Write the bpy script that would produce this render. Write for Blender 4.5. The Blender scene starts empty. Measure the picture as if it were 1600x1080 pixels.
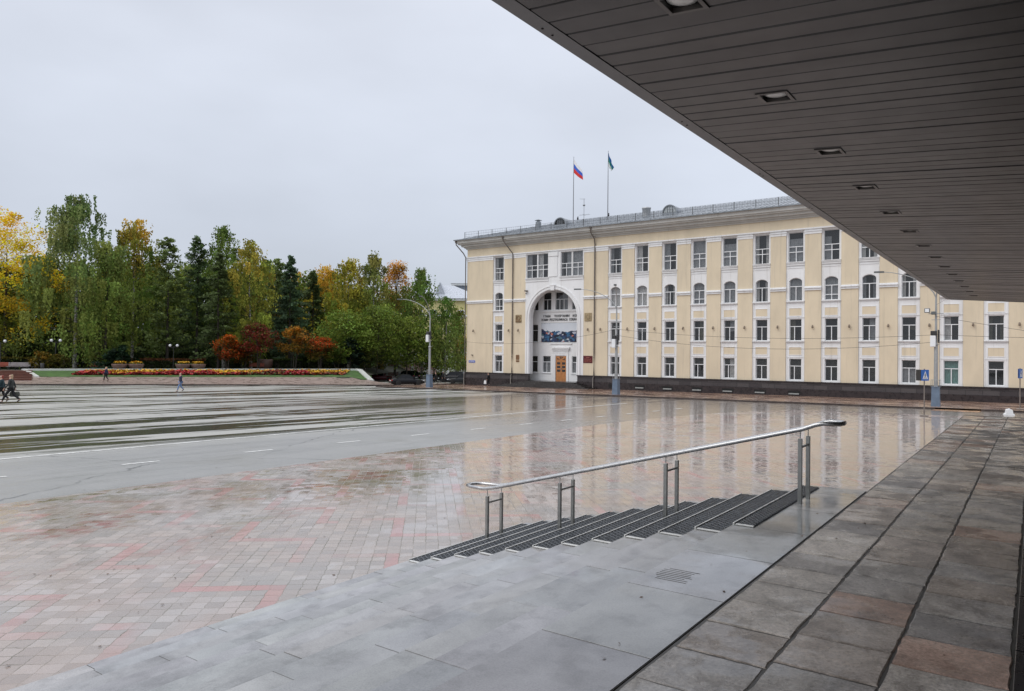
import bpy, bmesh, math, random
import numpy as np
from mathutils import Vector, Matrix
R = math.radians
S = bpy.context.scene
COL = S.collection
random.seed(7)

# ------------------------------------------------------------------ camera
EYE = 2.93
c_right, c_up, c_fwd = (0.8141, 0.5804, 0.0097), (-0.0018, -0.0142, 0.9999), (-0.5807, 0.8142, 0.0105)
cam_d = bpy.data.cameras.new("camera")
cam = bpy.data.objects.new("camera", cam_d)
COL.objects.link(cam)
r_ = Vector(c_right).normalized()
f_ = Vector(c_fwd); f_ = (f_ - r_ * f_.dot(r_)).normalized()
u_ = r_.cross(f_)
cam.matrix_world = Matrix(((r_.x, u_.x, -f_.x, 0), (r_.y, u_.y, -f_.y, 0), (r_.z, u_.z, -f_.z, EYE), (0, 0, 0, 1)))
cam_d.sensor_width = 36
cam_d.lens = 1149 / 1600 * 36
cam_d.clip_end = 6000
S.camera = cam
FOC = 1149.0

def ray(px, py):
    return (r_ * (px - 800) + u_ * (540 - py) + f_ * FOC)

def gz(x, y):
    """height of the plaza, which drains gently away from the stairs"""
    return 0.16 + 0.0065 * x - 0.0165 * min(max(y, -40), 140) * 1.0

def at(px, py):
    """plaza point seen at this place of the photograph"""
    r = ray(px, py)
    t = (EYE - 0.16) / (0.0065 * r.x - 0.0165 * r.y - r.z)
    return Vector((r.x * t, r.y * t, EYE + r.z * t))

def far(px, depth, z=None):
    """world point in the direction of a photo column at a real distance"""
    r = ray(px, 550); t = depth / FOC
    x, y = r.x * t, r.y * t
    return Vector((x, y, gz(x, y) if z is None else z))

# ------------------------------------------------------------------ sky and sun
W = bpy.data.worlds.new("World"); S.world = W; W.use_nodes = True
nt = W.node_tree; nt.nodes.clear()
def wn(t, **k):
    n = nt.nodes.new(t)
    for a, b in k.items(): setattr(n, a, b)
    return n
SUN_EL, SUN_ROT = R(48), R(205)
sky = wn('ShaderNodeTexSky', sky_type='NISHITA', sun_disc=False, sun_elevation=SUN_EL, sun_rotation=SUN_ROT,
         air_density=1.0, dust_density=4.0, ozone_density=1.0)
bg1 = wn('ShaderNodeBackground'); bg1.inputs['Strength'].default_value = 0.05
nt.links.new(sky.outputs[0], bg1.inputs[0])
tc = wn('ShaderNodeTexCoord')
sep = wn('ShaderNodeSeparateXYZ'); nt.links.new(tc.outputs['Generated'], sep.inputs[0])
ramp = wn('ShaderNodeValToRGB')
cr = ramp.color_ramp
cr.elements[0].position = 0.0; cr.elements[0].color = (0.47, 0.51, 0.57, 1)
cr.elements[1].position = 1.0; cr.elements[1].color = (1.45, 1.47, 1.54, 1)
e = cr.elements.new(0.16); e.color = (0.55, 0.595, 0.68, 1)
e = cr.elements.new(0.42); e.color = (0.66, 0.70, 0.79, 1)
nt.links.new(sep.outputs[2], ramp.inputs[0])
mp = wn('ShaderNodeMapping'); mp.inputs['Scale'].default_value = (1, 1, 2.6)
nt.links.new(tc.outputs['Generated'], mp.inputs[0])
noi = wn('ShaderNodeTexNoise'); noi.inputs['Scale'].default_value = 1.7; noi.inputs['Detail'].default_value = 5
noi.inputs['Roughness'].default_value = 0.45
nt.links.new(mp.outputs[0], noi.inputs['Vector'])
mr = wn('ShaderNodeMapRange'); mr.inputs[1].default_value = 0.3; mr.inputs[2].default_value = 0.7
mr.inputs[3].default_value = 0.86; mr.inputs[4].default_value = 1.14
nt.links.new(noi.outputs[0], mr.inputs[0])
mul = wn('ShaderNodeMix', data_type='RGBA', blend_type='MULTIPLY'); mul.inputs[0].default_value = 1
nt.links.new(ramp.outputs[0], mul.inputs[6]); nt.links.new(mr.outputs[0], mul.inputs[7])
bg2 = wn('ShaderNodeBackground'); bg2.inputs['Strength'].default_value = 0.99
nt.links.new(mul.outputs[2], bg2.inputs[0])
add = wn('ShaderNodeAddShader'); nt.links.new(bg1.outputs[0], add.inputs[0]); nt.links.new(bg2.outputs[0], add.inputs[1])
bgm = wn('ShaderNodeMixShader'); bgm.inputs[0].default_value = 0.88
nt.links.new(bg1.outputs[0], bgm.inputs[1]); nt.links.new(bg2.outputs[0], bgm.inputs[2])
wo = wn('ShaderNodeOutputWorld'); nt.links.new(bgm.outputs[0], wo.inputs[0])

sd = bpy.data.lights.new("sun", 'SUN'); sd.energy = 0.9; sd.angle = R(40); sd.color = (1, 0.97, 0.92)
sun = bpy.data.objects.new("sun", sd); COL.objects.link(sun)
sv = Vector((math.sin(SUN_ROT) * math.cos(SUN_EL), math.cos(SUN_ROT) * math.cos(SUN_EL), math.sin(SUN_EL)))
sun.rotation_euler = (-sv).to_track_quat('-Z', 'Y').to_euler()
sun.location = (0, -20, 60)

S.view_settings.view_transform = 'Standard'; S.view_settings.look = 'None'
S.view_settings.gamma = 1; S.view_settings.exposure = 0.3
S.view_settings.use_curve_mapping = False
S.render.engine = 'CYCLES'
S.cycles.max_bounces = 7; S.cycles.diffuse_bounces = 4; S.cycles.glossy_bounces = 4
S.cycles.transparent_max_bounces = 8; S.cycles.transmission_bounces = 2
S.cycles.use_denoising = True
S.cycles.sample_clamp_indirect = 8

# ------------------------------------------------------------------ helpers
class NT:
    """small node-graph builder"""
    def __init__(self, name):
        self.m = bpy.data.materials.new(name); self.m.use_nodes = True
        self.t = self.m.node_tree; self.b = self.t.nodes['Principled BSDF']
    def n(self, typ, ins=None, **k):
        n = self.t.nodes.new(typ)
        for a, b in k.items(): setattr(n, a, b)
        for a, b in (ins or {}).items(): self.set(n, a, b)
        return n
    def set(self, n, key, v):
        s = n.inputs[key]
        if hasattr(v, 'is_linked') or isinstance(v, bpy.types.NodeSocket): self.t.links.new(v, s)
        else: s.default_value = v
    def pos(self):
        return self.n('ShaderNodeNewGeometry').outputs['Position']
    def obj(self):
        return self.n('ShaderNodeTexCoord').outputs['Object']
    def mapping(self, v, scale=(1, 1, 1), rot=(0, 0, 0), loc=(0, 0, 0)):
        return self.n('ShaderNodeMapping', {0: v, 'Scale': scale, 'Rotation': rot, 'Location': loc}).outputs[0]
    def noise(self, v, scale, detail=3, rough=0.55, dist=0.0):
        return self.n('ShaderNodeTexNoise', {'Vector': v, 'Scale': scale, 'Detail': detail, 'Roughness': rough, 'Distortion': dist}).outputs[0]
    def math(self, op, a, b=0.0, c=0.0):
        return self.n('ShaderNodeMath', {0: a, 1: b, 2: c}, operation=op).outputs[0]
    def rng(self, v, a, b, c=0.0, d=1.0, smooth=False):
        n = self.n('ShaderNodeMapRange', {0: v, 1: a, 2: b, 3: c, 4: d})
        if smooth: n.interpolation_type = 'SMOOTHSTEP'
        return n.outputs[0]
    def mix(self, f, a, b, mode='MIX'):
        def c4(x): return tuple(x) + (1,) if isinstance(x, tuple) and len(x) == 3 else x
        n = self.n('ShaderNodeMix', data_type='RGBA', blend_type=mode)
        self.set(n, 0, f); self.set(n, 6, c4(a)); self.set(n, 7, c4(b))
        return n.outputs[2]
    def mixf(self, f, a, b):
        n = self.n('ShaderNodeMix', data_type='FLOAT'); self.set(n, 0, f); self.set(n, 2, a); self.set(n, 3, b)
        return n.outputs[0]
    def sep(self, v):
        return self.n('ShaderNodeSeparateXYZ', {0: v}).outputs
    def bump(self, h, strength=0.3, dist=0.02, normal=None):
        n = self.n('ShaderNodeBump', {'Height': h, 'Strength': strength, 'Distance': dist})
        if normal is not None: self.set(n, 'Normal', normal)
        return n.outputs[0]
    def out(self, **k):
        ren = dict(color='Base Color', rough='Roughness', metal='Metallic', spec='Specular IOR Level', normal='Normal',
                   alpha='Alpha', ior='IOR', coat='Coat Weight', coat_rough='Coat Roughness', coat_n='Coat Normal')
        for a, b in k.items():
            if a == 'color' and isinstance(b, tuple) and len(b) == 3: b = b + (1,)
            self.set(self.b, ren[a], b)
        return self.m

def plain(name, color, rough=0.6, metal=0.0, var=0.12, scale=3.0, spec=0.5, bump=0.0, world=True):
    t = NT(name); p = t.pos() if world else t.obj()
    n1 = t.noise(p, scale, 4); f = t.rng(n1, 0.3, 0.7, 1 - var, 1 + var)
    c = t.mix(1.0, tuple(color), f, 'MULTIPLY')
    k = dict(color=c, rough=t.rng(n1, 0.3, 0.7, max(rough - 0.08, 0.02), min(rough + 0.08, 1)), metal=metal, spec=spec)
    if bump: k['normal'] = t.bump(t.noise(p, scale * 12, 3), bump, 0.01)
    return t.out(**k)

def tag(o, label=None, cat=None, group=None, kind=None):
    if label: o['label'] = label
    if cat: o['category'] = cat
    if group: o['group'] = group
    if kind: o['kind'] = kind
    return o

def empty(name, loc=(0, 0, 0), rz=0.0, label=None, cat=None, group=None):
    o = bpy.data.objects.new(name, None); COL.objects.link(o)
    o.empty_display_size = 0.2
    o.location = loc; o.rotation_euler = (0, 0, rz)
    return tag(o, label, cat, group)

class MB:
    """collects polygons, links them as ONE mesh object"""
    def __init__(self): self.v = []; self.f = []; self.sm = []
    def add(self, vs, fs, smooth=False):
        k = len(self.v); self.v += [tuple(p) for p in vs]
        self.f += [tuple(i + k for i in f) for f in fs]; self.sm += [smooth] * len(fs); return self
    def box(self, x0, x1, y0, y1, z0, z1, bev=0.0):
        if x0 > x1: x0, x1 = x1, x0
        if y0 > y1: y0, y1 = y1, y0
        if z0 > z1: z0, z1 = z1, z0
        if bev:
            b = bev
            vs = []
            for z, i in ((z0, b), (z0 + b, 0), (z1 - b, 0), (z1, b)):
                vs += [(x0 + i, y0 + i, z), (x1 - i, y0 + i, z), (x1 - i, y1 - i, z), (x0 + i, y1 - i, z)]
            fs = [(3, 2, 1, 0), (12, 13, 14, 15)]
            for l in range(3):
                for j in range(4):
                    a = l * 4 + j; c = l * 4 + (j + 1) % 4
                    fs.append((a, c, c + 4, a + 4))
            return self.add(vs, fs)
        vs = [(x0, y0, z0), (x1, y0, z0), (x1, y1, z0), (x0, y1, z0), (x0, y0, z1), (x1, y0, z1), (x1, y1, z1), (x0, y1, z1)]
        return self.add(vs, [(3, 2, 1, 0), (4, 5, 6, 7), (0, 1, 5, 4), (1, 2, 6, 5), (2, 3, 7, 6), (3, 0, 4, 7)])
    def quad(self, a, b, c, d): return self.add([a, b, c, d], [(0, 1, 2, 3)])
    def prism(self, pts, y0, y1, axis='y', smooth=False):
        """outline pts (a,b) swept along an axis"""
        n = len(pts)
        def P(a, b, t): return {'y': (a, t, b), 'x': (t, a, b), 'z': (a, b, t)}[axis]
        vs = [P(a, b, y0) for a, b in pts] + [P(a, b, y1) for a, b in pts]
        fs = [tuple(range(n)), tuple(range(2 * n - 1, n - 1, -1))]
        fs += [(i, n + i, n + (i + 1) % n, (i + 1) % n) for i in range(n)]
        return self.add(vs, fs, smooth)
    def tube(self, path, rad, seg=8, closed=False, cap=True):
        P = [Vector(p) for p in path]; n = len(P)
        rr = rad if isinstance(rad, (list, tuple)) else [rad] * n
        rings = []
        up0 = Vector((0, 0, 1))
        for i, p in enumerate(P):
            if closed: d = (P[(i + 1) % n] - P[i - 1])
            else: d = P[min(i + 1, n - 1)] - P[max(i - 1, 0)]
            d.normalize()
            s = d.cross(up0)
            if s.length < 1e-3: s = d.cross(Vector((0, 1, 0)))
            s.normalize(); t = s.cross(d).normalized()
            rings.append([p + (s * math.cos(a) + t * math.sin(a)) * rr[i] for a in [2 * math.pi * k / seg for k in range(seg)]])
        vs = [q for ring in rings for q in ring]; fs = []
        m = n if closed else n - 1
        for i in range(m):
            j = (i + 1) % n
            for k in range(seg):
                fs.append((i * seg + k, i * seg + (k + 1) % seg, j * seg + (k + 1) % seg, j * seg + k))
        self.add(vs, fs, True)
        if cap and not closed:
            self.add(rings[0], [tuple(range(seg))[::-1]]); self.add(rings[-1], [tuple(range(seg))])
        return self
    def lathe(self, prof, seg=16, c=(0, 0, 0), smooth=True):
        vs = []; fs = []; n = len(prof)
        for r, z in prof:
            for k in range(seg):
                a = 2 * math.pi * k / seg
                vs.append((c[0] + r * math.cos(a), c[1] + r * math.sin(a), c[2] + z))
        for i in range(n - 1):
            for k in range(seg):
                fs.append((i * seg + k, i * seg + (k + 1) % seg, (i + 1) * seg + (k + 1) % seg, (i + 1) * seg + k))
        self.add(vs, fs, smooth)
        if prof[0][0] > 1e-4: self.add(vs[:seg], [tuple(range(seg))[::-1]])
        if prof[-1][0] > 1e-4: self.add(vs[-seg:], [tuple(range(seg))])
        return self
    def build(self, name, mat, parent=None, loc=None, rz=0.0):
        me = bpy.data.meshes.new(name)
        me.from_pydata(self.v, [], self.f); me.update()
        if any(self.sm): me.polygons.foreach_set('use_smooth', self.sm)
        if mat is not None:
            me.materials.append(mat)
        o = bpy.data.objects.new(name, me); COL.objects.link(o)
        if loc is not None: o.location = loc
        if rz: o.rotation_euler = (0, 0, rz)
        if parent is not None: o.parent = parent
        return o

def copy_tree(o, parent=None):
    c = o.copy(); COL.objects.link(c); c.parent = parent
    for ch in [k for k in KIDS.get(o.name, [])]: copy_tree(ch, c)
    return c
KIDS = {}
def index_kids():
    KIDS.clear()
    for o in bpy.data.objects:
        if o.parent: KIDS.setdefault(o.parent.name, []).append(o)

def text_mesh(s, size, extrude=0.01, align='CENTER'):
    cu = bpy.data.curves.new("lettering", 'FONT'); cu.body = s; cu.size = size; cu.extrude = extrude
    cu.align_x = align; cu.align_y = 'CENTER'; cu.resolution_u = 2
    o = bpy.data.objects.new("lettering_source", cu); COL.objects.link(o)
    dg = bpy.context.evaluated_depsgraph_get()
    me = bpy.data.meshes.new_from_object(o.evaluated_get(dg))
    bpy.data.objects.remove(o); bpy.data.curves.remove(cu)
    return me
def lettering(s, size, loc, mat, parent, rot=(R(90), 0, 0), name='lettering', extrude=0.01, sx=1.0, width=None):
    me = text_mesh(s, size, extrude); me.materials.clear(); me.materials.append(mat)
    o = bpy.data.objects.new(name, me); COL.objects.link(o)
    if width is not None and len(me.vertices):
        xs = [v.co.x for v in me.vertices]; sx = width / (max(xs) - min(xs))
    for v in me.vertices: v.co.x *= sx
    o.location = loc; o.rotation_euler = rot; o.parent = parent
    return o

# ------------------------------------------------------------------ ground materials
def wet_asphalt(name):
    t = NT(name); p = t.pos()
    xyz = t.sep(p)
    fine = t.noise(p, 60, 3, 0.6); mid = t.noise(p, 1.3, 4, 0.6)
    # water lies in long shallow channels that run parallel to the lanes
    st = t.mapping(p, scale=(0.28, 0.018, 0.0))
    chan = t.noise(st, 1.9, 4, 0.62, 0.15)
    st2 = t.mapping(p, scale=(1.1, 0.09, 0.0), loc=(3, 7, 0))
    brk = t.noise(st2, 1.6, 4, 0.7)
    hh = t.math('ADD', chan, t.math('MULTIPLY', t.math('SUBTRACT', brk, 0.5), 0.42))
    # flat carriageway carries hardly any channels
    sq = t.rng(xyz[0], -25.0, -22.0, 1.0, 0.0)
    def lane(xc, w, k): return t.math('MULTIPLY', t.rng(t.math('ABSOLUTE', t.math('ADD', t.math('ADD', xyz[0], -xc), t.math('MULTIPLY', xyz[1], .02))), w * .4, w, k, 0.0), t.rng(brk, .35, .55, .3, 1.0))
    hh = t.math('ADD', hh, t.math('ADD', lane(-24.2, .8, .10), t.math('ADD', lane(-28.2, 1.1, .10), lane(-32.6, 1.3, .10))))
    wide = t.noise(t.mapping(p, scale=(0.16, 0.011, 0.0), loc=(4.3, 1.1, 0)), 2.2, 3, 0.5)
    hh = t.math('ADD', hh, t.math('MULTIPLY', t.rng(xyz[0], -50, -33, 1, 0), t.rng(wide, .46, .62, -.035, .12)))
    wet = t.math('MULTIPLY', t.rng(hh, 0.50, 0.56, 0, 1, True), sq)
    col = t.mix(mid, (0.27, 0.27, 0.265), (0.35, 0.348, 0.335))
    col = t.mix(t.math('MULTIPLY', sq, 0.6), col, (0.50, 0.49, 0.44))
    col = t.mix(t.math('MULTIPLY', wet, 0.92), col, (0.055, 0.056, 0.036))  # wet asphalt, with dark tree reflections also put into its colour
    col = t.mix(t.rng(fine, 0.35, 0.65, 0, 0.35), col, (0.09, 0.09, 0.085), 'MULTIPLY')
    # dirt wash
    col = t.mix(t.rng(t.noise(p, 0.35, 4), 0.55, 0.75, 0, 0.35), col, (0.12, 0.11, 0.075))
    rough = t.mixf(wet, t.rng(mid, 0.3, 0.7, 0.42, 0.55), 0.14)
    rough = t.mixf(t.math('SUBTRACT', 1.0, sq), rough, t.rng(brk, 0.35, 0.65, 0.30, 0.46))
    film = t.math('MULTIPLY', t.rng(xyz[1], 20, 42, 0, 1, True), t.rng(xyz[0], -52, -36, 0, 1, True))
    rough = t.mixf(t.math('MULTIPLY', film, t.rng(mid, .3, .7, .6, 1.0)), rough, 0.10)
    col = t.mix(film, col, t.mix(mid, (0.17, 0.145, 0.125), (0.24, 0.205, 0.18)))  # beige facade reflection put into the colour of the wet film
    # cracks
    cv = t.n('ShaderNodeTexVoronoi', {'Vector': t.n('ShaderNodeVectorMath', {0: p, 1: t.n('ShaderNodeTexNoise', {'Vector': p, 'Scale': 0.8, 'Detail': 4}).outputs[1]}, operation='ADD').outputs[0], 'Scale': 0.11}, feature='DISTANCE_TO_EDGE').outputs[0]
    crack = t.math('MULTIPLY', t.rng(cv, 0.001, 0.006, 1, 0), t.rng(t.noise(p, 1.7, 3), .4, .6, .15, .8))
    col = t.mix(crack, col, (0.03, 0.03, 0.028))
    nb = t.bump(t.math('ADD', t.math('MULTIPLY', fine, 0.25), t.noise(p, 7, 2)), 0.10, 0.02)
    return t.out(color=col, rough=rough, spec=0.9, normal=nb)

def brick_mat():
    t = NT('wet_paving_blocks'); p = t.pos()
    wob = t.n('ShaderNodeTexNoise', {'Vector': p, 'Scale': 9.0, 'Detail': 1}).outputs[1]
    wv = t.n('ShaderNodeVectorMath', {0: wob, 1: (0.5, 0.5, 0.5)}, operation='SUBTRACT').outputs[0]
    wv = t.n('ShaderNodeVectorMath', {0: wv, 1: (0.045, 0.045, 0)}, operation='MULTIPLY').outputs[0]
    pw = t.n('ShaderNodeVectorMath', {0: p, 1: wv}, operation='ADD').outputs[0]
    pr = t.mapping(pw, rot=(0, 0, R(48)))
    br = t.n('ShaderNodeTexBrick', {'Vector': pr, 'Color1': (0, 0, 0, 1), 'Color2': (1, 1, 1, 1), 'Mortar': (0.5, 0.5, 0.5, 1), 'Scale': 1.0,
             'Mortar Size': 0.006, 'Mortar Smooth': 0.3, 'Brick Width': 0.21, 'Row Height': 0.19}, offset=0.0, squash=1.0)
    rnd = t.sep(br.outputs[0])[0]; mortar = br.outputs[1]
    xyz = t.sep(p)
    # red meander that runs along x
    sn = t.n('ShaderNodeVectorMath', {0: pr, 1: (0.21, 0.19, 1.0)}, operation='SNAP').outputs[0]
    sn = t.n('ShaderNodeVectorMath', {0: sn, 1: (0.105, 0.095, 0.0)}, operation='ADD').outputs[0]
    cc_ = t.sep(t.mapping(sn, rot=(0, 0, R(-48))))
    u = t.math('PINGPONG', t.math('ADD', cc_[0], 100.0), 0.84)
    q = t.math('ADD', cc_[1], t.math('MULTIPLY', u, 1.05))
    q = t.math('FRACT', t.math('DIVIDE', t.math('ADD', q, 100.35), 1.86))
    band = t.math('MULTIPLY', t.rng(q, 0.0, 0.012), t.rng(q, 0.145, 0.157, 1, 0))
    big = t.noise(p, 0.55, 4, 0.6); big2 = t.noise(t.mapping(p, loc=(31, 5, 2)), 0.23, 3, 0.6)
    band = t.math('MULTIPLY', band, t.rng(t.noise(p, 0.8, 2), 0.38, 0.6, 0.12, 0.75))
    base = t.mix(t.rng(big, 0.35, 0.65), (0.37, 0.305, 0.27), (0.365, 0.34, 0.325))
    base = t.mix(t.rng(big2, 0.5, 0.62, 0, 0.5), base, (0.43, 0.31, 0.28))
    base = t.mix(1.0, base, t.rng(rnd, 0, 1, 0.84, 1.10), 'MULTIPLY')
    base = t.mix(band, base, t.mix(rnd, (0.44, 0.21, 0.20), (0.45, 0.27, 0.25)))
    # scattered dark wet blocks in red and olive farther out
    far_m = t.math('MULTIPLY', t.rng(t.noise(t.mapping(p, scale=(1, .35, 1)), 0.8, 5, .7), 0.54, 0.60), t.rng(xyz[0], -12.5, -9.0, 1.0, 0.12))
    dk = t.mix(t.rng(big, 0.45, 0.55), (0.22, 0.055, 0.045), (0.17, 0.14, 0.07))
    base = t.mix(t.math('MULTIPLY', far_m, t.rng(rnd, 0.2, 0.7, 0.1, 0.8)), base, dk)
    moss = t.math('MULTIPLY', mortar, t.rng(t.noise(p, 1.3, 4, .7), 0.42, 0.6, 0.10, 0.85))
    col = t.mix(moss, base, (0.10, 0.095, 0.06))
    fine = t.noise(p, 45, 3)
    col = t.mix(1.0, col, t.rng(fine, 0.3, 0.7, 0.93, 1.06), 'MULTIPLY')
    # a film of water, mirror smooth near the building side
    wn_ = t.noise(t.mapping(p, scale=(0.7, 0.35, 1)), 0.35, 4, 0.6)
    pud = t.math('ADD', wn_, t.math('MULTIPLY', t.math('SUBTRACT', t.noise(t.mapping(p, scale=(1.2, .7, 1)), 1.1, 4, .7), .5), .75))
    pud = t.math('ADD', pud, t.math('MULTIPLY', t.math('SUBTRACT', rnd, .5), .20))
    pud = t.rng(t.math('ADD', pud, t.rng(xyz[1], 4.0, 22.0, -0.12, 0.10)), 0.42, 0.56, 0, 1, True)
    rough = t.mixf(pud, t.rng(t.math('ADD', t.math('MULTIPLY', rnd, 0.4), big), 0.3, 1.0, 0.12, 0.34), t.rng(rnd, 0, 1, 0.03, 0.09))
    rough = t.mixf(mortar, rough, 0.35)
    hgt = t.math('ADD', t.math('MULTIPLY', mortar, -1.0), t.math('MULTIPLY', rnd, 0.25))
    nb = t.bump(hgt, t.mixf(pud, 0.35, 0.06), 0.012)
    nb = t.bump(t.noise(p, 5.0, 2), t.mixf(pud, 0.10, 0.022), 0.04, nb)
    vo = t.n('ShaderNodeTexVoronoi', {'Vector': pr, 'Scale': 5.0, 'Randomness': 0.0}).outputs['Color']
    vd = t.n('ShaderNodeVectorMath', {0: vo, 1: (0.5, 0.5, 0.5)}, operation='SUBTRACT').outputs[0]
    vd = t.n('ShaderNodeVectorMath', {0: vd, 1: (0.02, 0.02, 0.0)}, operation='MULTIPLY').outputs[0]
    nb = t.n('ShaderNodeVectorMath', {0: nb, 1: vd}, operation='ADD').outputs[0]
    nb = t.n('ShaderNodeVectorMath', {0: nb}, operation='NORMALIZE').outputs[0]
    return t.out(color=col, rough=rough, spec=t.mixf(pud, 0.6, 1.0), ior=1.5, normal=nb)

def stone_slab(name, c1, c2, rlo=0.15, rhi=0.4, per=None, bump=0.08, vscale=1.2, dirt=0.0, spec=0.7):
    t = NT(name); p = t.pos()
    a = t.noise(t.mapping(p, scale=(1, 0.6, 1)), vscale, 5, 0.6, 0.6)
    col = t.mix(t.rng(a, 0.32, 0.68), c1, c2)
    g = t.noise(p, 90, 3, 0.7)
    col = t.mix(1.0, col, t.rng(g, 0.3, 0.7, 0.82, 1.14), 'MULTIPLY')
    if dirt: col = t.mix(t.rng(t.noise(p, 3.1, 5, .65), 0.5, 0.72, 0, dirt), col, (0.05, 0.045, 0.04))
    ri = t.n('ShaderNodeObjectInfo').outputs['Random']
    at_ = t.n('ShaderNodeAttribute', attribute_name='tint')
    col = t.mix(1.0, col, at_.outputs[0], 'MULTIPLY') if per else col
    if bump > .2:
        gr = t.noise(p, 38, 4, .8); col = t.mix(1.0, col, t.rng(gr, .32, .68, .62, 1.30), 'MULTIPLY')
        col = t.mix(t.rng(t.noise(t.mapping(p, scale=(1, .5, 1)), 5.5, 5, .7), .48, .7, 0, .55), col, (.07, .06, .055))
    w = t.noise(t.mapping(p, loc=(9, 2, 0)), 0.9 if bump < .2 else 1.9, 5, 0.65)
    rough = t.rng(w, 0.42, 0.56, rlo, rhi, True)
    nb = t.bump(t.math('ADD', g, t.math('MULTIPLY', t.noise(p, 12, 3), 0.8)), t.rng(w, 0.42, 0.56, bump * .25, bump), 0.01)
    return t.out(color=col, rough=rough, spec=spec, normal=nb)

M_asph = wet_asphalt('wet_asphalt')
M_brick = brick_mat()
M_side = None
def sidewalk_mat():
    t = NT('wet_red_paving'); p = t.pos()
    br = t.n('ShaderNodeTexBrick', {'Vector': p, 'Color1': (0, 0, 0, 1), 'Color2': (1, 1, 1, 1), 'Scale': 1.0, 'Mortar Size': 0.01, 'Brick Width': 0.5, 'Row Height': 0.5})
    rnd = t.sep(br.outputs[0])[0]
    a = t.noise(t.mapping(p, scale=(.4, 1, 1)), 0.9, 5, .65)
    col = t.mix(t.rng(a, .35, .65), (0.20, 0.105, 0.075), (0.40, 0.27, 0.20))
    col = t.mix(1.0, col, t.rng(rnd, 0, 1, .75, 1.15), 'MULTIPLY')
    col = t.mix(br.outputs[1], col, (0.05, 0.04, 0.03))
    return t.out(color=col, rough=t.rng(a, .4, .6, .06, .3), spec=0.8, normal=t.bump(t.noise(p, 4, 2), 0.05, 0.03))
M_side = sidewalk_mat()
M_paint = plain('worn_white_road_paint', (0.74, 0.74, 0.72), 0.35, var=0.25, scale=8)
M_kerb = plain('wet_dark_kerb_stone', (0.06, 0.045, 0.04), 0.25, var=0.4, scale=1.5)
M_joint = plain('wet_dirty_joint_mortar', (0.075, 0.070, 0.062), 0.5, var=0.3, scale=6)

# ------------------------------------------------------------------ ground sheets
def sheet(name, pts, mat, lift=0.0, zf=gz):
    b = MB(); b.add([(x, y, zf(x, y) + lift) for x, y in pts], [tuple(range(len(pts)))])
    return tag(b.build(name, mat), kind='structure')
gb = MB()
xs = [-2500, -600, -250, -120, -60, -20, 60, 300, 2500]; ys = [-2500, -40, 0, 30, 60, 100, 140, 300, 3000]
for i, x in enumerate(xs):
    for j, y in enumerate(ys): gb.v.append((x, y, gz(x, y)))
for i in range(len(xs) - 1):
    for j in range(len(ys) - 1):
        k = i * len(ys) + j; gb.f.append((k, k + len(ys), k + len(ys) + 1, k + 1)); gb.sm.append(False)
tag(gb.build('ground', M_asph), kind='structure')
def roadx(y): return -16.15 - 0.045 * (y - 8)
bp = [(40, -40), (40, 54), (-11, 54), (-13.6, 52.4), (-15.6, 48.5), (-16.6, 43), (-17.2, 36)]
bp += [(roadx(y), y) for y in (30, 20, 10, 0, -20, -40)]
sheet('brick_paving', bp, M_brick, 0.004)
mk = MB()
for k in range(-4, 11):
    y = 9.9 + 3.72 * k
    if y > 49: break
    x = -19.75 - 0.004 * (y - 10)
    mk.add([(a, b, gz(a, b) + 0.008) for a, b in [(x - .07, y), (x + .07, y), (x + .07, y + 1.05), (x - .07, y + 1.05)]], [(0, 1, 2, 3)])
tag(mk.build('lane_dashes', M_paint), kind='structure')
mk = MB()
for k in range(-20, 24):
    y = 1.9 * k + 6
    x = -23.2 - 0.06 * (y - 8); x2 = -23.2 - 0.06 * (y + 1.9 - 8)
    mk.add([(x - .09, y, gz(x, y) + .008), (x + .09, y, gz(x, y) + .008), (x2 + .06, y + 1.9, gz(x2, y + 1.9) + .008), (x2 - .06, y + 1.9, gz(x2, y + 1.9) + .008)], [(0, 1, 2, 3)])
tag(mk.build('edge_line', M_paint), kind='structure')

# sidewalk along the government building, with its kerb and a dropped kerb at the crossing
KY = 62.4
sw = MB()
sw.add([(x, y, gz(x, y) + 0.13) for x, y in [(-64.5, KY + .2), (40, KY + .2), (40, 79), (-64.5, 79)]], [(0, 1, 2, 3)])
tag(sw.build('sidewalk', M_side), kind='structure')
kb = MB()
for a, b in ((-64.5, -6.1), (-3.2, 40)):
    n = int((b - a) / 2) + 1
    for i in range(n):
        xa, xb = a + (b - a) * i / n, a + (b - a) * (i + 1) / n
        k0 = len(kb.v)
        kb.box(xa, xb - 0.01, KY, KY + .2, -0.3, .14)
        for q in range(k0, len(kb.v)):
            x, y, z = kb.v[q]; kb.v[q] = (x, y, z + gz(x, y))
kb.box(-64.7, -64.5, KY, 79, -1.6, -1.27)
tag(kb.build('kerb', M_kerb), kind='structure')
sheet('crossing_ramp', [(-6.1, KY - 2.4), (-3.2, KY - 2.4), (-3.2, KY + .19), (-6.1, KY + .19)], plain('wet_orange_ramp_paving', (0.42, 0.25, 0.15), 0.2, var=.25, scale=2), 0.012)
zb = MB()
for k in range(13):
    p = at(676 + k * 4.6, 602); d = Vector((-.55, .83)).normalized(); s = Vector((.83, .55))
    q = [p.xy + s * (-.22), p.xy + s * .22, p.xy + s * .22 + d * 4.5, p.xy + s * (-.22) + d * 4.5]
    zb.add([(v.x, v.y, gz(v.x, v.y) + .008) for v in q], [(0, 1, 2, 3)])
tag(zb.build('zebra_crossing', M_paint), kind='structure')

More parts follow.
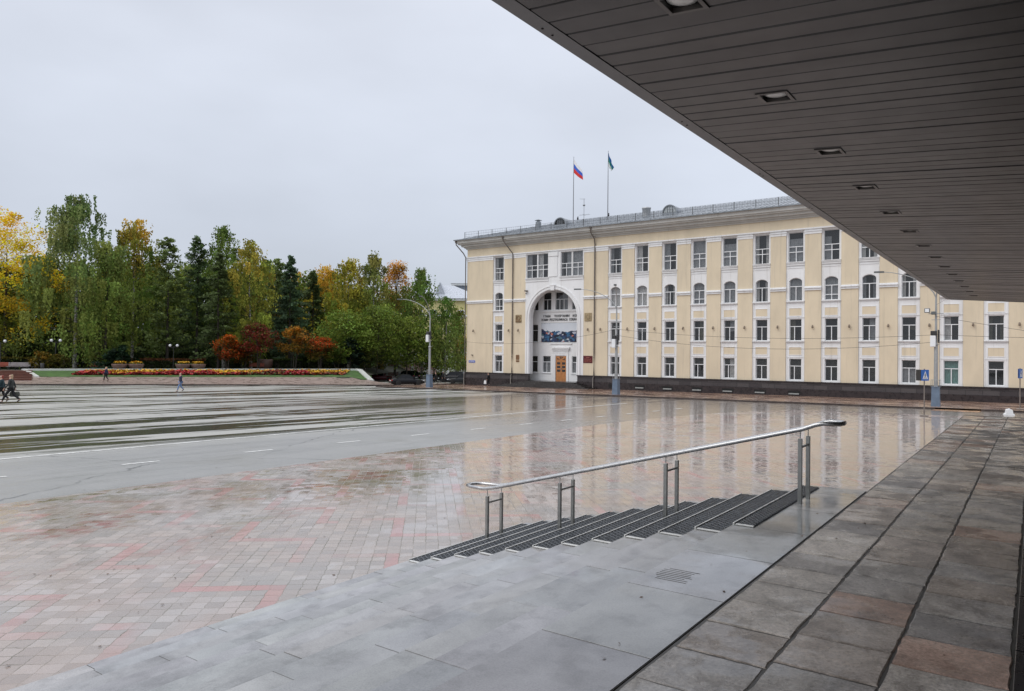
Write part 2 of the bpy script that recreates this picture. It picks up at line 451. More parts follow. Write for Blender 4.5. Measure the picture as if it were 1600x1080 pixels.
# ------------------------------------------------------------------ entrance platform and stairs
PZ = 1.23
M_slab = stone_slab('weathered_granite_slabs', (0.34, 0.31, 0.28), (0.62, 0.58, 0.54), 0.10, 0.42, per=True, bump=0.6, dirt=0.5, spec=0.5)
M_smooth = stone_slab('wet_grey_polished_stone', (0.27, 0.27, 0.27), (0.43, 0.43, 0.43), 0.03, 0.22, bump=0.03, vscale=2.2, dirt=0.45, spec=1.0, per=True)
M_drk = plain('dark_polished_granite', (0.018, 0.018, 0.022), 0.3, var=.4, scale=8)
def tinted(o, fn):
    """one random tint for each separate slab (8 or 16 vertices)"""
    me = o.data; a = me.color_attributes.new('tint', 'FLOAT_COLOR', 'POINT')
    cur = None
    vals = []
    for i in range(len(me.vertices)):
        if i % 16 == 0: cur = fn()
        vals += [cur[0], cur[1], cur[2], 1]
    a.data.foreach_set('color', vals)
random.seed(3)
sl = MB(); tints = []
cols = [-1.73, -1.195, -0.66, -0.105]
def jit(a): return random.uniform(-a, a)
def rough_slab(x0, x1, y0, y1, zt, tint, wear=.0045, m=7):
    """slab with chipped, uneven edges"""
    pts = []
    for (ax, ay), (bx_, by_) in (((x0, y0), (x1, y0)), ((x1, y0), (x1, y1)), ((x1, y1), (x0, y1)), ((x0, y1), (x0, y0))):
        for k in range(m):
            u = k / m; pts.append((ax + (bx_ - ax) * u + (jit(wear) if k else jit(wear) * 1.2), ay + (by_ - ay) * u + (jit(wear) if k else jit(wear) * 1.2)))
    cx_, cy_ = (x0 + x1) / 2, (y0 + y1) / 2
    tx, ty = jit(.003), jit(.003)
    n = len(pts); vs = [(x, y, zt - .05) for x, y in pts] + [(x, y, zt - .007) for x, y in pts]
    for x, y in pts:
        k = .006 + abs(jit(.004)); d = math.hypot(x - cx_, y - cy_)
        vs.append((x - (x - cx_) / d * k, y - (y - cy_) / d * k, zt + tx * (x - cx_) + ty * (y - cy_)))
    fs = [tuple(range(2 * n, 3 * n))]
    for l in range(2):
        for k in range(n): fs.append((l * n + k, l * n + (k + 1) % n, (l + 1) * n + (k + 1) % n, (l + 1) * n + k))
    sl.add(vs, fs); tints.extend([tint] * len(vs))
PT = [(1.05, 1, .95), (1.10, .88, .80), (.85, .85, .86), (.70, .70, .72), (1.25, 1.22, 1.18), (1.18, .88, .76), (.95, .88, .83), (1, 1, 1), (1.1, 1.08, 1.05)]
for c in range(3):
    y = -3.2 + (0.13 if c == 1 else -0.05 if c == 2 else 0)
    while y < 25.2:
        L = 0.52 + jit(0.012)
        g = random.uniform(.85, 1.15); q = random.choice(PT)
        rough_slab(cols[c] + .007 + jit(.004), cols[c + 1] - .007 + jit(.004), y + .010 + jit(.003), min(y + L - .009, 25.6), PZ + jit(.0025), tuple(g * k for k in q))
        y += L
o = sl.build('platform_slabs', M_slab); tag(o, kind='structure')
ca = o.data.color_attributes.new('tint', 'FLOAT_COLOR', 'POINT'); ca.data.foreach_set('color', [v for q in tints for v in (*q, 1)])
ps = MB()
ps.box(-1.74, 2.6, -3.3, 25.7, -0.9, PZ - 0.007)
tag(ps.build('platform_base', M_joint), kind='structure')
ps = MB()
yy = -3.2
while yy < 25.5:
    ps.box(-0.095, 0.45, yy, min(yy + 1.19, 25.65), PZ - .02, PZ + .006, 0.004); yy += 1.2
tag(ps.build('platform_border', M_drk), kind='structure')

# landing strip of smooth stone and twelve shallow steps
X0, RUN, RISE, SY0, SY1 = -2.48, 0.404, 0.1023, -3.2, 10.2
st = MB(); random.seed(11)
joints = []
y = SY0
while y < SY1 - .05:
    L = 1.17
    st.box(X0 + .0, -1.75, y + .005, min(y + L - .006, SY1), PZ - .08, PZ + .001, 0.0008); joints.append(y); y += L
for k in range(1, 12):
    xa, xb = X0 - RUN * k, X0 - RUN * (k - 1)
    z = PZ - RISE * k
    y = SY0 + random.choice([0, -.35, -.6, -.8])
    while y < SY1 - .05:
        L = random.choice([1.17, 1.17, 0.9, 1.3])
        dz = jit(.0015)
        st.box(xa + jit(.007), xb + .03, max(y, SY0) + .003, min(y + L - .004, SY1), z - .06, z + dz, 0.001)
        y += L
o = st.build('stair_treads', M_smooth); tag(o, kind='structure')
tinted(o, lambda: (lambda g: (g * random.uniform(.97, 1.03), g, g * random.uniform(.98, 1.04)))(random.uniform(.86, 1.08)))
sb = MB()
for k in range(0, 12):
    xa = X0 - RUN * k
    sb.box(xa + .012, -1.745 if k == 0 else X0 - RUN * (k - 1) + .012, SY0 - .0, SY1 - .004, -.4, PZ - RISE * k - .003)
tag(sb.build('stair_base', M_joint), kind='structure')

# rubber grating mats, one on each step
M_mat = plain('black_rubber_grating', (0.13, 0.14, 0.155), 0.22, var=.3, scale=20)
M_tray = plain('wet_black_mat_tray', (0.05, 0.055, 0.06), 0.10, var=.3, scale=20)
M_nose = plain('pale_aluminium_nosing', (0.62, 0.62, 0.60), 0.3, metal=0.3, var=.15, scale=9)
MY0, MY1 = 7.36, 10.03
ordinal = ['on the top landing', 'on the second step', 'on the third step', 'on the fourth step', 'on the fifth step', 'on the sixth step',
           'on the seventh step', 'on the eighth step', 'on the ninth step', 'on the tenth step', 'on the eleventh step', 'on the lowest step']
for k in range(12):
    xa = X0 - RUN * k; xb = xa + RUN if k else -2.24
    z = PZ - RISE * k + .003
    t = empty('stair_mat', (xa, MY0, z), 0, 'black rubber grating mat with pale metal nosing lying ' + ordinal[k], 'stair mat', 'grating mats on the stairs')
    w = xb - xa - .03 - (0.0 if k else 0)
    b = MB(); b.box(.014, w, 0, MY1 - MY0, 0, .004); b.build('tray', M_tray, t)
    b = MB(); n = 68; dy = (MY1 - MY0) / n
    for i in range(n):
        ya = (i + .5) * dy; sg = dy * .38 if i % 2 else -dy * .38
        m = 6
        for j in range(m):
            x1, x2 = .034 + (w - .036) * j / m, .034 + (w - .036) * (j + 1) / m
            o1 = sg if j % 2 else -sg; o2 = -o1
            b.add([(x1, ya + o1 - .0032, .004), (x1, ya + o1 + .0032, .004), (x2, ya + o2 + .0032, .004), (x2, ya + o2 - .0032, .004),
                   (x1, ya + o1 - .0032, .016), (x1, ya + o1 + .0032, .016), (x2, ya + o2 + .0032, .016), (x2, ya + o2 - .0032, .016)],
                  [(4, 7, 6, 5), (0, 4, 5, 1), (3, 2, 6, 7), (0, 3, 7, 4), (1, 5, 6, 2)])
    for j in range(1, 6):
        xx = .034 + (w - .036) * j / 6
        b.box(xx - .002, xx + .002, 0, MY1 - MY0, .004, .0145)
    b.build('grating', M_mat, t)
    b = MB(); b.box(-.004, .013, -.02, MY1 - MY0 + .02, -.01, .0175, .002)
    b.box(.031, w, -.045, -.004, 0, .012, .002)
    b.build('nosing', M_nose, t)

# ------------------------------------------------------------------ handrail
M_steel = plain('brushed_stainless_steel', (0.50, 0.50, 0.50), 0.28, metal=0.9, var=.12, scale=25)
M_steel2 = plain('dull_steel_posts', (0.34, 0.345, 0.33), 0.36, metal=0.85, var=.15, scale=20)
hr = empty('handrail', (-4.5, 8.9, 0.6), 0, 'long stainless steel double handrail sloping down beside the mats on the stairs', 'handrail')
off = Vector((-4.5, 8.9, 0.6))
YN, YF = 8.85, 9.21
def rz_(x): return 2.085 + (x + 2.2) * 0.2660
def L(p): return tuple(Vector(p) - off)
pth = []
for x in [-2.2, -3.0, -4.0, -5.0, -6.0, -6.6]: pth.append((x, YN, rz_(x)))
zl = rz_(-6.75)
pth += [(-6.80, YN, zl), (-6.88, YN, zl), (-7.08, YN + .02, zl), (-7.19, YN + .08, zl), (-7.21, YN + .18, zl), (-7.19, YF - .08, zl), (-7.08, YF - .02, zl), (-6.88, YF, zl), (-6.80, YF, zl)]
for x in [-6.6, -6.0, -5.0, -4.0, -3.0, -2.2]: pth.append((x, YF, rz_(x)))
top = 2.165
pth += [(-2.05, YF, top - .02), (-1.97, YF, top), (-1.86, YF - .01, top), (-1.80, YF - .06, top), (-1.785, YN + .18, top), (-1.80, YN + .06, top), (-1.86, YN + .01, top), (-1.97, YN, top), (-2.05, YN, top - .02)]
b = MB(); b.tube([L(p) for p in pth], .0255, 12, closed=True); b.build('rail', M_steel, hr)
def tread_z(x):
    if x > X0: return PZ
    k = int((X0 - x) / RUN) + 1
    return PZ - RISE * k
for i, x in enumerate([-2.215, -3.87, -5.46, -6.74]):
    zb_ = tread_z(x) if i < 3 else tread_z(x)
    for y in (YN, YF):
        zt = rz_(x) - .105
        b = MB(); x_, y_, z0_ = L((x, y, zb_)); z1_ = zt - off.z
        b.box(x_ - .021, x_ + .021, y_ - .021, y_ + .021, z0_, z1_, .003)
        po = b.build('post', M_steel2, hr)
        b = MB(); b.tube([(x_, y_, z1_), (x_, y_, z1_ + .09)], .006, 8); b.build('pin', M_steel, po)
    b = MB(); x_, y_, z_ = L((x, YN, zt - .10)); b.box(x_ - .009, x_ + .009, y_ + .022, L((x, YF, 0))[1] - .022, z_ - .012, z_ + .012)
    b.build('crossbar', M_steel2, hr)

# ------------------------------------------------------------------ canopy
def slats_mat():
    t = NT('dark_metal_slats'); p = t.pos()
    st_ = t.mapping(p, scale=(.35, 3.4, 1)); a = t.noise(st_, 1.0, 3, .5); b_ = t.noise(p, 3, 4)
    at_ = t.n('ShaderNodeAttribute', attribute_name='tint')
    col = t.mix(t.rng(a, .3, .7), (0.026, 0.0265, 0.028), (0.042, 0.041, 0.042))
    col = t.mix(1.0, col, at_.outputs[0], 'MULTIPLY')
    return t.out(color=col, rough=t.rng(b_, .3, .7, .32, .38), metal=.15, spec=.5, normal=t.bump(t.noise(t.mapping(p, scale=(.5, 1.2, 1)), 1.6, 2), .06, .02))
M_slat = slats_mat()
M_fas = plain('grey_metal_fascia', (0.16, 0.165, 0.17), 0.4, metal=.4, var=.15, scale=2)
M_black = plain('black_gap', (0.008, 0.008, 0.008), 0.8, var=.2)
CE, CZ, CS, CY1 = -3.5, 5.73, 0.0765, 41.0
def cz(x): return CZ - CS * (x - CE)
cn = empty('entrance_canopy', (0, 10, cz(0)), 0, 'large dark canopy with metal slat soffit over the entrance platform', 'canopy')
co = Vector((0, 10, cz(0)))
b = MB(); w = 0.287; y = -4.0; k = 0
LY = [5.31 + 2.49 * i - (0.0 if i < 9 else 0) for i in range(-3, 14)]
HALF = .165; LX = -2.22
segs = []
while y < CY1 - .15:
    # cut the slats only where a downlight sits
    hit = [ly for ly in LY if y < ly + HALF and y + w > ly - HALF]
    spans = [(CE + .155, 3.2, y + .006, y + w - .006)]
    if hit:
        ly = hit[0]
        spans = [(CE + .155, LX - HALF, y + .006, y + w - .006), (LX + HALF, 3.2, y + .006, y + w - .006)]
        if ly - HALF > y + .02: spans.append((LX - HALF, LX + HALF, y + .006, ly - HALF))
        if ly + HALF < y + w - .02: spans.append((LX - HALF, LX + HALF, ly + HALF, y + w - .006))
    zj = jit(.004); tj = jit(.003)
    for xa, xb, y0_, y1_ in spans:
        za, zb2 = cz(xa), cz(xb)
        vs = [(xa, y0_ + .01, za - .0 + zj), (xb, y0_ + .01, zb2 + zj), (xb, y1_ - .01, zb2 + zj + tj), (xa, y1_ - .01, za + zj + tj),
              (xa, y0_, za + .02), (xb, y0_, zb2 + .02), (xb, y1_, zb2 + .02), (xa, y1_, za + .02)]
        b.add([tuple(Vector(v) - co) for v in vs], [(3, 2, 1, 0), (0, 1, 5, 4), (2, 3, 7, 6), (1, 2, 6, 5), (3, 0, 4, 7)])
    y += w
o = b.build('soffit', M_slat, cn)
me = o.data; ca = me.color_attributes.new('tint', 'FLOAT_COLOR', 'POINT'); vals = []
for i in range(len(me.vertices)):
    if i % 8 == 0: g = random.uniform(.78, 1.2)
    vals += [g * 1.0, g, g, 1]
ca.data.foreach_set('color', vals)
b = MB()
pts = [(CE, cz(CE) + .03), (3.4, cz(3.4) + .03), (3.4, cz(CE) + .75), (CE, cz(CE) + .75)]
b.prism([(p[0], p[1] - co.z) for p in pts], -4.1 - co.y, CY1 - .08 - co.y)
b.build('roof_deck', M_black, cn)
b = MB()
b.box(CE - .012, CE + .14, -4.1 - co.y, CY1 - co.y, cz(CE) - .012 - co.z, cz(CE) + .028 - co.z)
b.box(CE - .012, CE - .002, -4.1 - co.y, CY1 - co.y, cz(CE) + .03 - co.z, cz(CE) + .85 - co.z)
b.prism([(CE + .141, cz(CE) - .02 - co.z), (3.2, cz(3.2) - .02 - co.z), (3.2, cz(3.2) + .84 - co.z), (CE + .141, cz(CE) + .84 - co.z)], CY1 - .07 - co.y, CY1 - co.y)
b.build('fascia', M_fas, cn)
b = MB()
for yk in np.arange(2.2, 40, 3.05):
    for q in (.0, .16):
        b = MB(); b.lathe([(.0, -.006), (.012, -.004), (.012, .0)], 8, (CE + .045, yk + q - co.y, cz(CE) - .012 - co.z)); b.build('rivet', M_black, cn)
# row of short drain grooves cut across the landing stone
b = MB()
for k in range(8): b.box(X0 + .10 + jit(.03), X0 + .34 + jit(.03), 5.22 + k * .042, 5.2245 + k * .042, PZ - .02, PZ + .003)
tag(b.build('drain_grooves', M_joint), kind='structure')
M_lens = NT('unlit_downlight_lens').out(color=(0.85, 0.85, 0.82), rough=.3)
M_frame = plain('downlight_frame', (0.11, 0.105, 0.10), .4, metal=.5)
dl = None; nth = 0
words = ['nearest of the row', 'second of the row', 'third of the row', 'fourth of the row', 'fifth of the row', 'sixth of the row', 'seventh of the row', 'eighth of the row',
         'ninth of the row', 'tenth of the row', 'eleventh of the row', 'twelfth of the row', 'thirteenth of the row', 'farthest of the row']
for i, ly in enumerate(LY):
    if i < 3: continue
    base = (LX, ly, cz(LX))
    if dl is None:
        t = empty('downlight', base); dl = t; t.rotation_euler = (0, math.atan(CS), 0)
        b = MB(); h = HALF - .003; q = .035
        b.box(-h, h, -h, -h + q, -.012, .03); b.box(-h, h, h - q, h, -.012, .03)
        b.box(-h, -h + q, -h + q, h - q, -.012, .03); b.box(h - q, h, -h + q, h - q, -.012, .03)
        b.build('frame', M_frame, t)
        b = MB(); h2 = h - q
        b.box(-h2, h2, -h2, h2, .16, .17)
        for sx_, sy_ in ((1, 0), (-1, 0), (0, 1), (0, -1)):
            if sx_: b.box(sx_ * (h2 + .01), sx_ * h2, -h2, h2, .03, .16)
            else: b.box(-h2, h2, sy_ * (h2 + .01), sy_ * h2, .03, .16)
        b.build('housing', M_black, t)
        b = MB(); b.lathe([(.127, .155), (.127, .05), (.12, .025), (.07, .012), (.0, .008)], 24); b.build('lens', M_lens, t)
        index_kids()
    else:
        t = copy_tree(dl); t.location = base
    tag(t, 'square recessed downlight in the canopy slats, ' + words[min(i - 3, 13)], 'downlight', 'downlights in the canopy')

# the building behind the canopy (seen only past the border)
eb = empty('entrance_building', (3.4, 10, 0), 0, 'dark building wall the entrance canopy is fixed to', 'building')
b = MB(); b.box(-.8, 5, -14, 15.5, -.9, 6.4); b.build('wall', M_drk, eb)
for k in range(6):
    b = MB(); b.box(-.84, -.805, -12 + k * 4.4, -8.6 + k * 4.4, 1.4, 4.4); b.build('window', plain('dark_glass', (.02, .022, .026), .08) if k == 0 else bpy.data.materials['dark_glass'], eb)

# fallen leaves and grit on the wet paving
b = MB(); q = random.Random(9)
for k in range(170):
    px, py = q.uniform(0, 1500), q.uniform(660, 1060); p = at(px, py)
    if p.x > -7.3 and p.y < 10.6 or p.x > -1.9 and p.y < 26: continue
    a = q.uniform(0, 6.28); sz = q.uniform(.012, .03); u = Vector((math.cos(a), math.sin(a), .1)) * sz; v = Vector((-math.sin(a), math.cos(a), q.uniform(-.3, .4))) * sz * .6
    c = Vector((p.x, p.y, gz(p.x, p.y) + .016)); b.add([c - u, c - v * .8, c + u, c + v], [(0, 1, 2, 3)])
for k in range(60):
    x, y = q.uniform(-2.4, -.2), q.uniform(2.5, 14); a = q.uniform(0, 6.28); sz = q.uniform(.006, .02)
    if x < -1.75 and y > 10: continue
    u = Vector((math.cos(a), math.sin(a), .1)) * sz; v = Vector((-math.sin(a), math.cos(a), .3)) * sz * .6; c = Vector((x, y, PZ + .008)); b.add([c - u, c - v, c + u, c + v], [(0, 1, 2, 3)])
tag(b.build('fallen_leaves', plain('wet_brown_leaves', (.10, .05, .02), .4, var=.5, scale=3)), 'small wet brown leaves scattered on the paving', 'leaves', kind='stuff')

# ------------------------------------------------------------------ government building
FY = 78.0                                   # its facade plane
def cv(z): return 1.322 * z - 0.9435        # metres measured on the facade
def cx(x): return 1.322 * x
def stucco(name, c, var=.07):
    t = NT(name); p = t.pos()
    a = t.noise(t.mapping(p, scale=(1, 1, .35)), 0.8, 5, .6)
    col = t.mix(1.0, c, t.rng(a, .3, .7, 1 - var, 1 + var), 'MULTIPLY')
    st_ = t.noise(t.mapping(p, scale=(3.0, 3.0, .12)), 1.0, 4, .7)
    col = t.mix(t.rng(st_, .56, .78, 0, .40), col, (0.30, 0.27, 0.22))
    blot = t.noise(t.mapping(p, scale=(1, 1, .6)), .33, 3, .5); col = t.mix(t.rng(blot, .5, .6, 0, .10), col, (.45, .40, .33))
    return t.out(color=col, rough=.85, spec=.2, normal=t.bump(t.noise(p, 25, 3), .08, .01))
M_beige = stucco('beige_stucco', (0.70, 0.60, 0.445))
M_white = stucco('white_stucco', (0.80, 0.80, 0.80), .05)
M_corn = stucco('grey_white_cornice', (0.55, 0.54, 0.51), .1)
M_pvc = plain('white_window_frame', (0.80, 0.81, 0.82), .4, var=.04)
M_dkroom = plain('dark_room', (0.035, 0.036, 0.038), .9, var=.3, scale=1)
M_curtain = [plain('pale_curtain', (0.78, 0.78, 0.77), .9, var=.2, scale=6), plain('grey_blind', (0.42, 0.44, 0.46), .9, var=.2, scale=4), plain('green_curtain', (0.28, 0.52, 0.48), .9, var=.15, scale=4), plain('olive_curtain', (0.17, 0.17, 0.13), .9, var=.2, scale=4)]
def glass(name, tint=(0.03, 0.034, 0.037), alpha=.45):
    t = NT(name)
    m = t.out(color=tint, rough=.03, spec=1.0, ior=1.7, alpha=alpha, normal=t.bump(t.noise(t.pos(), .9, 2), .04, .05))
    return m
M_glass = glass('window_glass')
def plinth_mat():
    t = NT('dark_wet_granite_plinth'); p = t.pos()
    pp = t.n('ShaderNodeCombineXYZ', {0: t.sep(p)[0], 1: t.sep(p)[2], 2: 0.0}).outputs[0]
    br = t.n('ShaderNodeTexBrick', {'Vector': pp, 'Color1': (0, 0, 0, 1), 'Color2': (1, 1, 1, 1), 'Scale': 1.0, 'Mortar Size': 0.018, 'Brick Width': 1.3, 'Row Height': .72}, offset=.5)
    col = t.mix(t.sep(br.outputs[0])[0], (0.040, 0.033, 0.035), (0.085, 0.075, 0.075))
    col = t.mix(br.outputs[1], col, (0.016, 0.015, 0.015))
    col = t.mix(t.noise(p, 30, 3), col, (0.10, 0.085, 0.08), 'MULTIPLY') if False else col
    return t.out(color=col, rough=t.rng(t.noise(p, 2, 3), .3, .7, .25, .5), spec=.5)
M_plinth = plinth_mat()
M_pldark = plain('wet_dark_lower_plinth', (0.028, 0.020, 0.020), .3, var=.4)
M_roof = plain('wet_grey_metal_roof', (0.26, 0.28, 0.30), .3, metal=.3, var=.2, scale=.8)
M_pipe = plain('grey_drainpipe', (0.16, 0.14, 0.125), .45, metal=.3, var=.2)

gb = empty('government_building', (-28, FY, -1.2), 0, 'long beige four storey building with white window strips and a big white entrance arch', 'building')
BO = Vector((-28, FY, -1.2))
class LB(MB):
    def build(self, name, mat, parent=None, **k):
        self.v = [tuple(Vector(v) - BO) for v in self.v]
        return MB.build(self, name, mat, parent, **k)
ARCX0, ARCX1, ACX, AR = cx(-40.5), cx(-34.0), cx(-37.32), cx(2.62)
bays = [cx(-43.8)] + [cx(-2.2) - 3.437 * k for k in range(11, -1, -1)] + [cx(-2.2) + 3.437, cx(-2.2) + 6.874, cx(-2.2) + 10.31]
HW = .94
BX0, BX1 = cx(-47.82), cx(-2.2) + 12.1
Zpl, Zcap0, Zcap1, Zfr, Zgut = cv(.97), cv(12.29), cv(12.76), cv(13.55), cv(14.6)
W1 = (cv(1.07), cv(2.72), .6); W2 = (cv(4.11), cv(5.8), .6); W3 = (cv(7.2), cv(8.99), .64); W4 = (cv(10.21), cv(12.53), .745)
wall = LB(); trim = LB(); back = LB()
solids = []
edges = [BX0]
for xb in bays[:1]: edges += [xb - HW, xb + HW]
edges += [ARCX0, ARCX1]
for xb in bays[1:]: edges += [xb - HW, xb + HW]
edges.append(BX1)
# beige piers between the strips
for i in range(0, len(edges), 2):
    a, b_ = edges[i], edges[i + 1]
    wall.box(a, b_, FY, FY + .8, Zpl, Zcap0)
    trim.box(a - .05, b_ + .05, FY - .05, FY + .8, Zcap0 + .002, Zcap1 - .13)
    trim.box(a - .10, b_ + .10, FY - .11, FY - .052, Zcap0 + .25, Zcap0 + .33)
    trim.box(a - .03, b_ + .03, FY - .10, FY - .003, cv(7.97), cv(8.12))
    trim.box(a - .06, b_ + .06, FY - .20, FY - .003, cv(8.122), cv(8.20))
    trim.box(a - .03, b_ + .03, FY - .06, FY - .003, cv(8.202), cv(8.28))
wall.box(BX0, BX1, FY + .002, FY + .8, Zcap1 + .02, Zfr)
trim.box(BX0 - .12, BX1, FY - .16, FY + .8, Zcap1 - .128, Zcap1 + .018)
# end walls, rear mass
wall.box(BX0 + .001, BX0 + .5, FY + .81, FY + 20, Zpl, Zfr)
wall.box(BX1 - .5, BX1 - .001, FY + .81, FY + 20, Zpl, Zfr)
wall.box(BX0, BX1, FY + 20.01, FY + 20.5, Zpl, Zfr)
wall.build('wall', M_beige, gb)
SF = FY + .13                               # face of the white strips
def seg_arch(x0, x1, zs, zt, n=8):
    return [(x0 + (x1 - x0) * i / n, zs + (zt - zs) * math.sin(math.pi * i / n) ** .6) for i in range(n + 1)]
panels = LB()
for xb in bays:
    a, b_ = xb - HW, xb + HW
    def fill(z0, z1, hw=0.0, y0=SF, y1=FY + .8):
        trim.box(a + .0005, b_ - .0005, y0, y1, z0, z1)
    def jamb(z0, z1, hw):
        trim.box(a + .0005, xb - hw, SF, FY + .8, z0, z1); trim.box(xb + hw, b_ - .0005, SF, FY + .8, z0, z1)
    for (z0, z1, hw) in (W1, W2, W4): jamb(z0, z1, hw)
    jamb(W3[0], W3[1], W3[2])
    fill(Zpl, W1[0]); fill(W1[1], W2[0]); fill(W2[1], W3[0]); fill(W3[1], W4[0]); fill(W4[1], Zcap1 - .13)
    # arched head of the third floor window
    zs = cv(8.74); pts = seg_arch(xb - W3[2], xb + W3[2], zs, W3[1] - .002)
    for i in range(len(pts) - 1):
        (xa_, za_), (xb_, zb_) = pts[i], pts[i + 1]
        trim.add([(xa_, SF + .001, za_), (xb_, SF + .001, zb_), (xb_, SF + .001, W3[1]), (xa_, SF + .001, W3[1]),
                  (xa_, SF + .3, za_), (xb_, SF + .3, zb_), (xb_, SF + .3, W3[1]), (xa_, SF + .3, W3[1])], [(0, 1, 2, 3), (0, 4, 5, 1), (7, 6, 5, 4)])
    # mouldings: frames round the strips, sills
    for s in (-1, 1): trim.box(xb + s * (HW - .13), xb + s * (HW - .05), SF - .04, SF - .001, Zpl + .01, cv(9.6))
    for (z, d, h) in ((W4[0] - .05, .20, .07), (W4[0] - .17, .15, .10), (W4[0] - .36, .09, .17), (W4[0] - .62, .05, .07), (W3[0] - .10, .18, .09), (W3[0] - .2, .09, .09),
                      (W2[0] - .09, .17, .085), (W2[0] - .19, .09, .09), (W2[1] + .14, .08, .06), (W1[1] + .14, .06, .05)):
        trim.box(a + .03, b_ - .03, SF - d, SF - .0445, z, z + h)
    for z0, z1 in ((cv(6.05), cv(6.62)), (cv(3.03), cv(3.6))):
        panels = LB(); panels.box(xb - .6, xb + .6, SF - .012, SF + .05, z0, z1); panels.build('panel', M_beige, gb)
        trim.box(xb - .66, xb - .601, SF - .035, SF - .0005, z0 - .06, z1 + .06); trim.box(xb + .601, xb + .66, SF - .035, SF - .0005, z0 - .06, z1 + .06)
        trim.box(xb - .6, xb + .6, SF - .035, SF - .0005, z1 + .001, z1 + .06); trim.box(xb - .6, xb + .6, SF - .035, SF - .0005, z0 - .06, z0 - .001)
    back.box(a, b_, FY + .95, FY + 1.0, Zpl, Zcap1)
trim.build('trim', M_white, gb)

# windows: frame with its pane and curtain
def window(xc, z0, z1, hw, y, bars_h=(), bars_v=(), arch=None, curtain=None, parent=gb, curt=.55):
    fr = LB(); t = .055
    zt = z1 if arch is None else arch
    fr.box(xc - hw, xc - hw + t, y, y + .06, z0, zt); fr.box(xc + hw - t, xc + hw, y, y + .06, z0, zt)
    fr.box(xc - hw + t, xc + hw - t, y, y + .06, z0, z0 + t)
    if arch is None: fr.box(xc - hw + t, xc + hw - t, y, y + .06, z1 - t, z1)
    else:
        P = seg_arch(xc - hw, xc + hw, arch, z1)
        for i in range(len(P) - 1):
            (xa, za), (xb_, zb_) = P[i], P[i + 1]
            fr.add([(xa, y, za - t), (xb_, y, zb_ - t), (xb_, y, zb_), (xa, y, za)], [(0, 1, 2, 3)])
    for z in bars_h: fr.box(xc - hw + t, xc + hw - t, y - .012, y + .055, z - .035, z + .035)
    for (x, za, zb_) in bars_v: fr.box(x - .035, x + .035, y - .008, y + .052, za, zb_)
    f = fr.build('window', M_pvc, parent)
    g = LB(); g.quad((xc - hw + .02, y + .035, z0 + .02), (xc + hw - .02, y + .035, z0 + .02), (xc + hw - .02, y + .035, z1 - .01), (xc - hw + .02, y + .035, z1 - .01))
    gg = g.build('pane', M_glass, f)
    if curtain is not None:
        c = LB(); n = 14; ym = y + .16
        spans = {'full': [(-1, 1)], 'left': [(-1, -.1)], 'right': [(.0, 1)], 'sides': [(-1, -.5), (.5, 1)]}[curtain[0]]
        for s0, s1 in spans:
            for i in range(n):
                xa = xc + hw * (s0 + (s1 - s0) * i / n) * .97; xb_ = xc + hw * (s0 + (s1 - s0) * (i + 1) / n) * .97
                ya, yb = ym + .04 * (i % 2), ym + .04 * ((i + 1) % 2)
                ztop = z1 - .03 - (z1 - z0) * curtain[2]
                c.quad((xa, ya, z0 + .03 + (z1 - z0) * curtain[3]), (xb_, yb, z0 + .03 + (z1 - z0) * curtain[3]), (xb_, yb, ztop), (xa, ya, ztop))
        c.build('curtain', M_curtain[curtain[1]], f)
    return f
random.seed(5)
def rc(p=.6):
    if random.random() > p: return None
    return (random.choice(['full', 'left', 'right', 'sides', 'full']), random.choice([0, 1, 1, 3]), random.choice([0, 0, .35]), random.choice([0, 0, 0, .45]))
for bi, xb in enumerate(bays):
    y = SF + .17
    for (z0, z1, hw) in (W1, W2):
        zt = z0 + (z1 - z0) * .655
        low = z0 is W1[0]
        cu = rc(.6)
        if low and bi == 11: cu = ('full', 2, 0, 0)
        if low and bi == 10: cu = ('full', 1, .33, 0)
        vx = xb + (0 if random.random() < .8 else -.12)
        window(xb, z0, z1, hw, y, (zt,), ((vx, z0, zt),), curtain=cu)
    z0, z1, hw = W3; zt = cv(8.32)
    window(xb, z0, z1, hw, y, (zt,) + ((z0 + .55,) if bi % 4 == 0 else ()), ((xb, z0, zt),), arch=cv(8.74), curtain=(random.choice(['full', 'full', 'sides']), random.choice([0, 1]), 0, 0))
    z0, z1, hw = W4; za, zb_ = cv(11.42), cv(11.0)
    window(xb, z0, z1, hw, y, (za, zb_), ((xb, z0, za),), curtain=(random.choice(['full', 'left', 'right', 'sides', 'full']), random.choice([0, 1, 1]), random.choice([0, .2]), 0))

# entrance portal with its arch and deep recess
pf = LB(); n = 28
zsp = cv(6.35)
TH = .66
pf.box(ARCX0, ACX - AR, FY - .03, FY + TH, Zpl, zsp); pf.box(ACX + AR, ARCX1, FY - .03, FY + TH, Zpl, zsp)
P = [(ACX - AR * math.cos(math.pi * i / n), zsp + AR * math.sin(math.pi * i / n)) for i in range(n + 1)]
for i in range(n):
    (xa, za), (xb_, zb_) = P[i], P[i + 1]
    zt = W4[0] - .0
    pf.add([(xa, FY - .03, za), (xb_, FY - .03, zb_), (xb_, FY - .03, zt), (xa, FY - .03, zt), (xa, FY + TH, za), (xb_, FY + TH, zb_), (xb_, FY + TH, zt), (xa, FY + TH, zt)],
           [(0, 1, 2, 3), (0, 4, 5, 1), (7, 6, 5, 4)])
